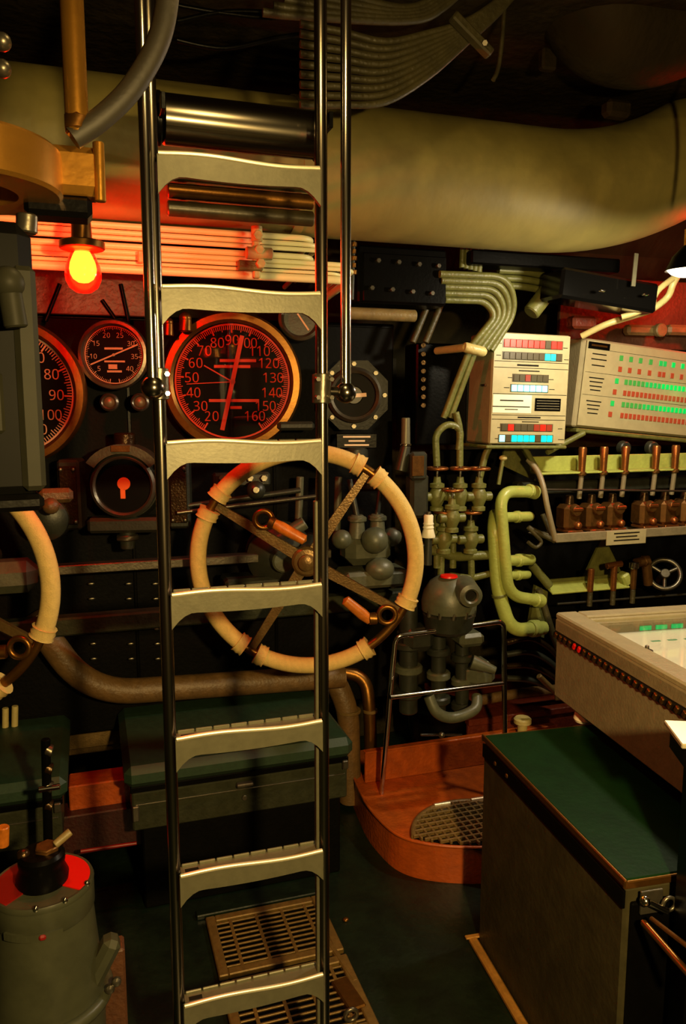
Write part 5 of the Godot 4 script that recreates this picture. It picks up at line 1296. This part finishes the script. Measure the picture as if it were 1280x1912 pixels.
func overhead_cables() -> void:
	# swept bundle overhead on the right
	var n := 9
	for k in n:
		var o := k * 1.0
		var pts := bend([W(560, 44 + 19 * o, -1.9), W(640, 60 + 17 * o, -1.9), W(720, 78 + 14 * o, -1.9), W(800, 62 + 10 * o, -1.9), W(870, 40 + 5 * o, -1.9), W(930, 0 + 3 * o, -1.9), W(1000, -70 + 2 * o, -1.9), W(1100, -160 + 4 * o, -1.9)], 5)
		one("overhead_cable", MB.new().tube(pts, 0.0085, 10), M.dim, "%s dim olive cable of the bundle sweeping across the dark overhead" % ["first", "second", "third", "fourth", "fifth", "sixth", "seventh", "eighth", "lowest"][k], "cable", "dim cables of the overhead bundle")
	var c := W(890, 62, -1.88)
	var t := thing("cable_strap", "olive strap clamping the overhead cable bundle", "strap", c)
	obj("strap_band", MB.new().box(Transform3D(Basis(Vector3(0, 0, 1), 0.95), W(880, 66, -1.875)), Vector3(0.022, 0.13, 0.030), 0.004), M.dim, t)
	obj("strap_bolt", MB.new().rod(W(905, 80, -1.88), W(905, 80, -1.85), 0.008, 6), M.steel, t)
	for k in 5:
		var pts := bend([W(570 - 20 * k, -25 + 12 * k, -1.95), W(640 - 20 * k, -10 + 10 * k, -1.95), W(760, 15 + 6 * k, -1.97), W(830, -20 + 8 * k, -1.97), W(900, -90 + 8 * k, -1.97)], 6)
		one("upper_cable", MB.new().tube(pts, 0.010, 10), M.dim, "%s faint cable of the smaller bunch behind the strap" % ["first", "second", "third", "fourth", "fifth"][k], "cable", "faint cables behind the strap")
	for k in 3:
		var pts := bend([W(330, [40, 10, 75][k], -2.0), W(420, [22, 25, 90][k], -2.0), W(520, [26, 32, 70][k], -2.0), W(600, [45, 5, 60][k], -2.0)], 6)
		one("dark_cable", MB.new().tube(pts, 0.006, 8), M.black, "%s thin black cable in the dark overhead between the ladder rails" % ["upper", "middle", "lower"][k], "cable")
	one("overhead_hook", MB.new().tube(bend([W(945, -60, -2.0), W(938, 60, -2.0), W(930, 125, -2.0), W(920, 150, -2.0)], 5), 0.006, 8), M.dim, "small hook hanging from the overhead by the cable bundle", "hook")
	# overhead casing at right
	var f := thing("overhead_casing", "large dim olive casing filling the overhead at upper right", "casing", W(1150, 100, -1.9))
	obj("casing_shell", MB.new().tube(fillet([W(1090, -160, -2.1), W(1110, 20, -2.05), W(1190, 60, -2.05), W(1360, 0, -2.0)], 0.12, 8), 0.16, 28), M.overhead, f)
	obj("casing_lug", MB.new().bx(W(1022, 112, -2.16), Vector3(0.05, 0.06, 0.03), 0.006), M.overhead, f)
	one("duct_cleat", MB.new().bx(W(1150, 205, -2.2), Vector3(0.09, 0.05, 0.05), 0.012), M.overhead, "small cleat on top of the big duct near its rounded end", "cleat")
	# olive cables turning down beside the black box
	for k in 5:
		var pts := fillet([W(865 + 9 * k, 420, -2.6 + 0.004 * k), W(862 + 8 * k, 500 + 2 * k, -2.6)], 0.03)
		one("drop_cable", MB.new().tube(pts, 0.0105, 10), M.olive, "%s olive cable dropping behind the big duct" % ["first", "second", "third", "fourth", "fifth"][k], "cable", "olive cables dropping behind the duct")
	for k in 5:
		var r := 12.0 * k
		var pts := fillet([W(830 - r * 0.2, 560 - r, -2.58 + 0.012 * k), W(905 + r * 0.9, 562 - r * 0.95, -2.58 + 0.012 * k), W(925 + r * 0.8, 590 - r * 0.2, -2.58), W(880 + r * 0.75, 645 + r * 0.2, -2.58)], 0.11, 8)
		if k < 2: pts.append_array([W(850 + r, 720, -2.62), W(828 + r, 780, -2.64)])
		one("bent_cable", MB.new().tube(pts, 0.0125, 12), M.olive, "%s olive cable bending down beside the black bolted box" % ["innermost", "second", "third", "fourth", "outermost"][k], "cable", "olive cables bending beside the black box")
	for k in 3:
		one("cross_cable", MB.new().tube(bend([W(930, 505 + 14 * k, -2.64), W(980, 508 + 14 * k, -2.64), W(1040, 520 + 14 * k, -2.64)], 5), 0.013, 10), M.olive, "%s olive cable running right towards the slanted pipe" % ["upper", "middle", "lower"][k], "cable")
	for k in 2:
		one("thin_conduit", MB.new().rod(W(800 + 24 * k, 565, -2.72), W(770 + 24 * k, 640, -2.72), 0.012, 10), M.dim, "%s dim slanting conduit below the black bolted box" % ["left", "right"][k], "conduit")
	one("cabinet_brace", MB.new().rod(W(1090, 808, -2.66), W(1020, 845, -2.66), 0.011, 10), M.olive, "slanting olive brace under the two indicator cabinets", "brace")
	one("cabinet_brace", MB.new().rod(W(975, 830, -2.6), W(1000, 872, -2.64), 0.010, 10), M.olive, "short olive brace from cabinet foot to upper lever bar", "brace")
	var pn := thing("ball_rod", "thin upright rod with a small pale ball under the indicator cabinet", "rod", W(938, 856, -2.6))
	obj("rod_bar", MB.new().rod(W(930, 905, -2.6), W(938, 858, -2.6), 0.008, 10), M.olive, pn)
	obj("rod_ball", MB.new().ball(W(939, 855, -2.6), 0.014, 12, Vector3(1.2, 0.8, 1)), M.cream, pn)
	one("green_gusset", MB.new().slab(PackedVector2Array([Vector2(0, 0.0), Vector2(0.16, -0.07), Vector2(0.13, 0.06), Vector2(0.02, 0.09)]), Transform3D(Basis(), W(935, 868, -2.78)), 0.012), M.olive, "dark green gusset plate below the indicator cabinet", "gusset")

func lower_pipes() -> void:
	var z := -2.88
	var pts := fillet([W(60, 1150, z + 0.12), W(165, 1296, z + 0.12), W(640, 1262, z + 0.12)], 0.28, 10)
	one("brown_duct", MB.new().tube(pts, 0.045, 18), M.browncream, "brownish pipe bending along behind the bench cushions", "pipe")
	for k in 2:
		var x: int = [650, 690][k]
		var r: float = [0.044, 0.026][k]
		var v := thing("floor_pipe", ["thick cream pipe rising from the deck right of the bench", "thinner brown pipe beside the thick cream pipe"][k], "pipe", G(x, 1400, 0.1))
		var b := W(x + 4, 1420, -2.82); b.y = 0.02
		obj("pipe_run", MB.new().tube(fillet([b, W(x, 1325, -2.82), W(x - 28 + 20 * k, 1262, -2.86), W(x - 80, 1250, -2.9)], 0.10, 6), r, 16), M.browncream if k == 0 else M.oldbrass, v)
		obj("pipe_joint", MB.new().rod(W(x + 1, 1330, -2.82), W(x + 1, 1324, -2.82), r + 0.004, 16), M.tan, v)
	# locker with slatted front left of the bench
	var c := W(160, 1370, -2.95)
	var l := thing("low_locker", "low tan locker with slats behind the two benches", "locker", c)
	obj("locker_body", MB.new().bx(c + Vector3(0, 0, -0.06), Vector3(0.42, 0.16, 0.12), 0.004), M.tan, l)
	for k in 2:
		obj("locker_slat", MB.new().bx(c + Vector3(0.0, 0.04 - 0.065 * k, 0.006), Vector3(0.40, 0.055, 0.012), 0.003), M.tan, l)
	one("red_sill", MB.new().bx(W(200, 1478, -2.62), Vector3(0.24, 0.12, 0.10), 0.004), M.orange, "orange red sill block between the two benches", "block")
	one("red_drain_box", MB.new().bx(W(150, 1545, -2.58), Vector3(0.42, 0.14, 0.10), 0.004), M.oxidedark, "dark red box below the sill between the benches", "box")
	var e := W(150, 1590, -2.4); var e2 := W(255, 1574, -2.4)
	one("red_pipe", MB.new().rod(e, e2, 0.006, 12), M.reddull, "short bright red pipe low between the benches", "pipe")
	# pipes at far left
	for k in 2:
		one("stub_pipe", MB.new().rod(W([10, 27][k], 1385, -2.8), W([10, 28][k], 1322 - 4 * k, -2.8), 0.011, 12), M.cream, ["left pale stub pipe above the left bench", "right pale stub pipe above the left bench"][k], "pipe")
	# tangle of pipes behind the desk
	for k in 4:
		var tg := bend([W(945, 1200 + 22 * k, -2.72), W(990, 1192 + 26 * k, -2.70), W(1030, 1215 + 24 * k, -2.68), W(1052, 1250 + 18 * k, -2.66)], 6)
		one("tangled_pipe", MB.new().tube(tg, 0.013, 10), M.bronzedark if k % 2 == 0 else M.iron, "%s dark bent pipe in the tangle left of the plotting table" % ["top", "second", "third", "bottom"][k], "pipe", "dark pipes left of the plotting table")
	one("tan_beam", MB.new().tube(bend([W(895, 1308, -2.8), W(960, 1296, -2.8), W(1060, 1285, -2.8)], 5), 0.022, 12), M.browncream, "tan pipe running low behind the tangle of dark pipes", "pipe")
	var sb := thing("slotted_bracket", "pale slotted bracket hanging left of the plotting table foot", "bracket", W(1030, 1290, -2.58))
	obj("bracket_strap", MB.new().rod(W(1005, 1262, -2.58), W(1046, 1302, -2.58), 0.012, 10), M.tan, sb)
	obj("bracket_end", MB.new().bx(W(1044, 1296, -2.57), Vector3(0.04, 0.05, 0.012), 0.006), M.tan, sb)
	obj("bracket_slot", MB.new().rod(W(1044, 1292, -2.565), W(1044, 1292, -2.558), 0.008, 10), M.ink, sb)

func motor_drum() -> void:
	var y := 0.60
	var c := G(80, 1648, y)
	var r := 0.104
	var t := thing("capstan_motor", "grey drum shaped motor with red segments on its lid and dark cap at lower left", "motor", Vector3(c.x, 0, c.z))
	var up := Transform3D(Basis(Vector3(1, 0, 0), Vector3(0, 0, -1), Vector3(0, 1, 0)), Vector3(c.x, y, c.z))
	obj("drum_body", MB.new().lathe(up, [Vector2(0, -0.40), Vector2(r * 1.10, -0.40), Vector2(r * 1.13, -0.26), Vector2(r * 1.02, -0.13), Vector2(r * 0.97, -0.06), Vector2(r, -0.055), Vector2(r, -0.012), Vector2(r * 0.985, -0.004), Vector2(0, -0.004)], 48), M.drum, t)
	obj("lid_rim", MB.new().lathe(up, [Vector2(r * 0.93, -0.004), Vector2(r * 1.0, -0.006), Vector2(r * 1.01, 0.0), Vector2(r * 0.98, 0.007), Vector2(r * 0.93, 0.006)], 48, true), M.drum, t)
	var lid := obj("lid", MB.new().lathe(up, [Vector2(0, 0.0), Vector2(r * 0.94, 0.0), Vector2(r * 0.94, 0.004), Vector2(0, 0.004)], 48), M.drum, t)
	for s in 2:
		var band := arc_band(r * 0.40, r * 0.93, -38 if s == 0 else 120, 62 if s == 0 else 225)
		obj("red_segment", MB.new().slab(band, Transform3D(up.basis, Vector3(c.x, y + 0.0065, c.z)), 0.003), M.red if s == 0 else M.reddull, lid)  # two flat red segments on the lid, one bright and one dull
	for k in 3:
		var a := deg_to_rad([-95.0, -62.0, -25.0][k])
		obj("lid_screw", MB.new().ball(up * Vector3(cos(a) * r * 0.955, sin(a) * r * 0.955, 0.006), 0.007, 10), M.chrome, lid)
	var cap := obj("dark_cap", MB.new().lathe(up, [Vector2(0, 0.004), Vector2(r * 0.50, 0.004), Vector2(r * 0.52, 0.02), Vector2(r * 0.44, 0.04), Vector2(r * 0.46, 0.05), Vector2(r * 0.46, 0.065), Vector2(r * 0.40, 0.072), Vector2(0, 0.072)], 32), M.black, t)
	obj("cap_nut", MB.new().rod(up * Vector3(0.012, 0.004, 0.07), up * Vector3(0.012, 0.004, 0.082), 0.026, 6), M.bronze, cap)
	obj("cap_pin", MB.new().rod(up * Vector3(0.028, -0.002, 0.082), up * Vector3(0.060, 0.012, 0.100), 0.009, 10), M.dimcream, cap)
	obj("cap_lug", MB.new().ball(up * Vector3(-0.035, 0.0, 0.07), 0.014, 12), M.bronzedark, cap)
	obj("name_tab", MB.new().slab(arc_band(r * 1.0, r * 1.05, 228, 292), Transform3D(up.basis, Vector3(c.x, y - 0.045, c.z)), 0.016), M.drum, t)
	obj("red_dab", MB.new().bx(up * Vector3(0.002, -r * 1.045, -0.052), Vector3(0.014, 0.012, 0.012), 0.004), M.reddull, t)
	obj("side_lug", MB.new().box(Transform3D(Basis(Vector3(0, 0, 1), -0.5), up * Vector3(r * 1.08, -0.03, -0.19)), Vector3(0.04, 0.12, 0.05), 0.018), M.drum, t)
	obj("band_strap", MB.new().torus(Transform3D(up.basis, Vector3(c.x, y - 0.265, c.z)), r * 1.17, 0.014, 48, 10), M.drum, t)
	for k in 2:
		obj("strap_bolt", MB.new().ball(up * Vector3(r * 1.22 + 0.014 * k, -0.05, -0.245 + 0.014 * k), 0.011, 10), M.steel, t)
	obj("pedestal", MB.new().lathe(up, [Vector2(0, -0.60), Vector2(r * 1.3, -0.60), Vector2(r * 1.3, -0.56), Vector2(r * 0.9, -0.52), Vector2(r * 0.9, -0.40), Vector2(0, -0.40)], 36), M.flatblack, t)
	one("wooden_post", MB.new().bx(G(215, 1900, 0.19) + Vector3(0, -0.0, 0), Vector3(0.055, 0.38, 0.055), 0.005), M.browndark, "short brown post beside the drum motor", "post")
	# fittings at the left bench
	var d := W(95, 1450, -2.1)
	var s2 := thing("drain_valve", "dark valve with bright nuts between the left bench and drum motor", "valve", d)
	obj("valve_stem", MB.new().rod(Vector3(W(80, 1560, -2.1).x, 0.0, -2.1), W(85, 1380, -2.1), 0.012, 12), M.black, s2)
	for k in 4:
		obj("valve_nut", MB.new().rod(W(84, 1400 + 34 * k, -2.1), W(98, 1402 + 34 * k, -2.1), 0.016, 6), M.steel if k % 2 == 0 else M.bronzedark, s2)
	obj("valve_cross", MB.new().rod(W(72, 1475, -2.09), W(112, 1468, -2.09), 0.008, 10), M.chrome, s2)
	one("lever_grip", MB.new().rod(W(5, 1580, -2.0), W(6, 1543, -2.0), 0.015, 14), M.wood, "stubby orange brown handle at the left edge below the bench", "handle")

func clutter() -> void:
	# left of the stand: housings behind the left wheel
	var a := W(100, 920, -2.6)
	var t := thing("link_arm", "tan link arm between the left wheel and the repeater housing", "arm", a)
	obj("arm_bar", MB.new().bx(W(105, 925, -2.58), Vector3(0.10, 0.045, 0.04), 0.012), M.tandim, t)
	obj("arm_end", MB.new().ball(W(95, 945, -2.55), 0.026, 14), M.tandim, t)
	one("round_boss", MB.new().lathe(facing(W(85, 970, -2.66), -10), [Vector2(0, -0.06), Vector2(0.075, -0.06), Vector2(0.07, 0.0), Vector2(0.04, 0.02), Vector2(0, 0.02)], 26), M.iron, "dark round boss behind the top of the left wheel", "boss")
	one("shaft_block", MB.new().bx(W(20, 1075, -2.6), Vector3(0.16, 0.10, 0.12), 0.03), M.machine, "grey shaft block behind the left wheel spokes", "block")
	one("small_bracket", MB.new().bx(W(550, 795, -2.66), Vector3(0.13, 0.03, 0.06), 0.01), M.iron, "dark bracket under the depth gauge near the right rail", "bracket")
	var tb := thing("terminal_block", "dark terminal block with steel nuts under the depth gauge", "block", W(450, 895, -2.7))
	obj("block_body", MB.new().bx(W(450, 895, -2.7), Vector3(0.20, 0.05, 0.05), 0.008), M.iron, tb)
	for k in 4:
		obj("terminal_nut", MB.new().rod(W(415 + 26 * k, 893, -2.67), W(415 + 26 * k, 893, -2.64), 0.013, 6), M.steel, tb)
	for k in 3:
		one("back_pipe", MB.new().rod(W(560 + 36 * k, 890, -2.7), W(556 + 36 * k, 1000, -2.7), 0.014, 12), M.machine, "%s grey upright pipe behind the upper right of the wheel" % ["left", "middle", "right"][k], "pipe")
	one("cross_block", MB.new().bx(W(690, 905, -2.68), Vector3(0.14, 0.045, 0.05), 0.01), M.bronzedark, "dark bronze block behind the upper right of the wheel", "block")
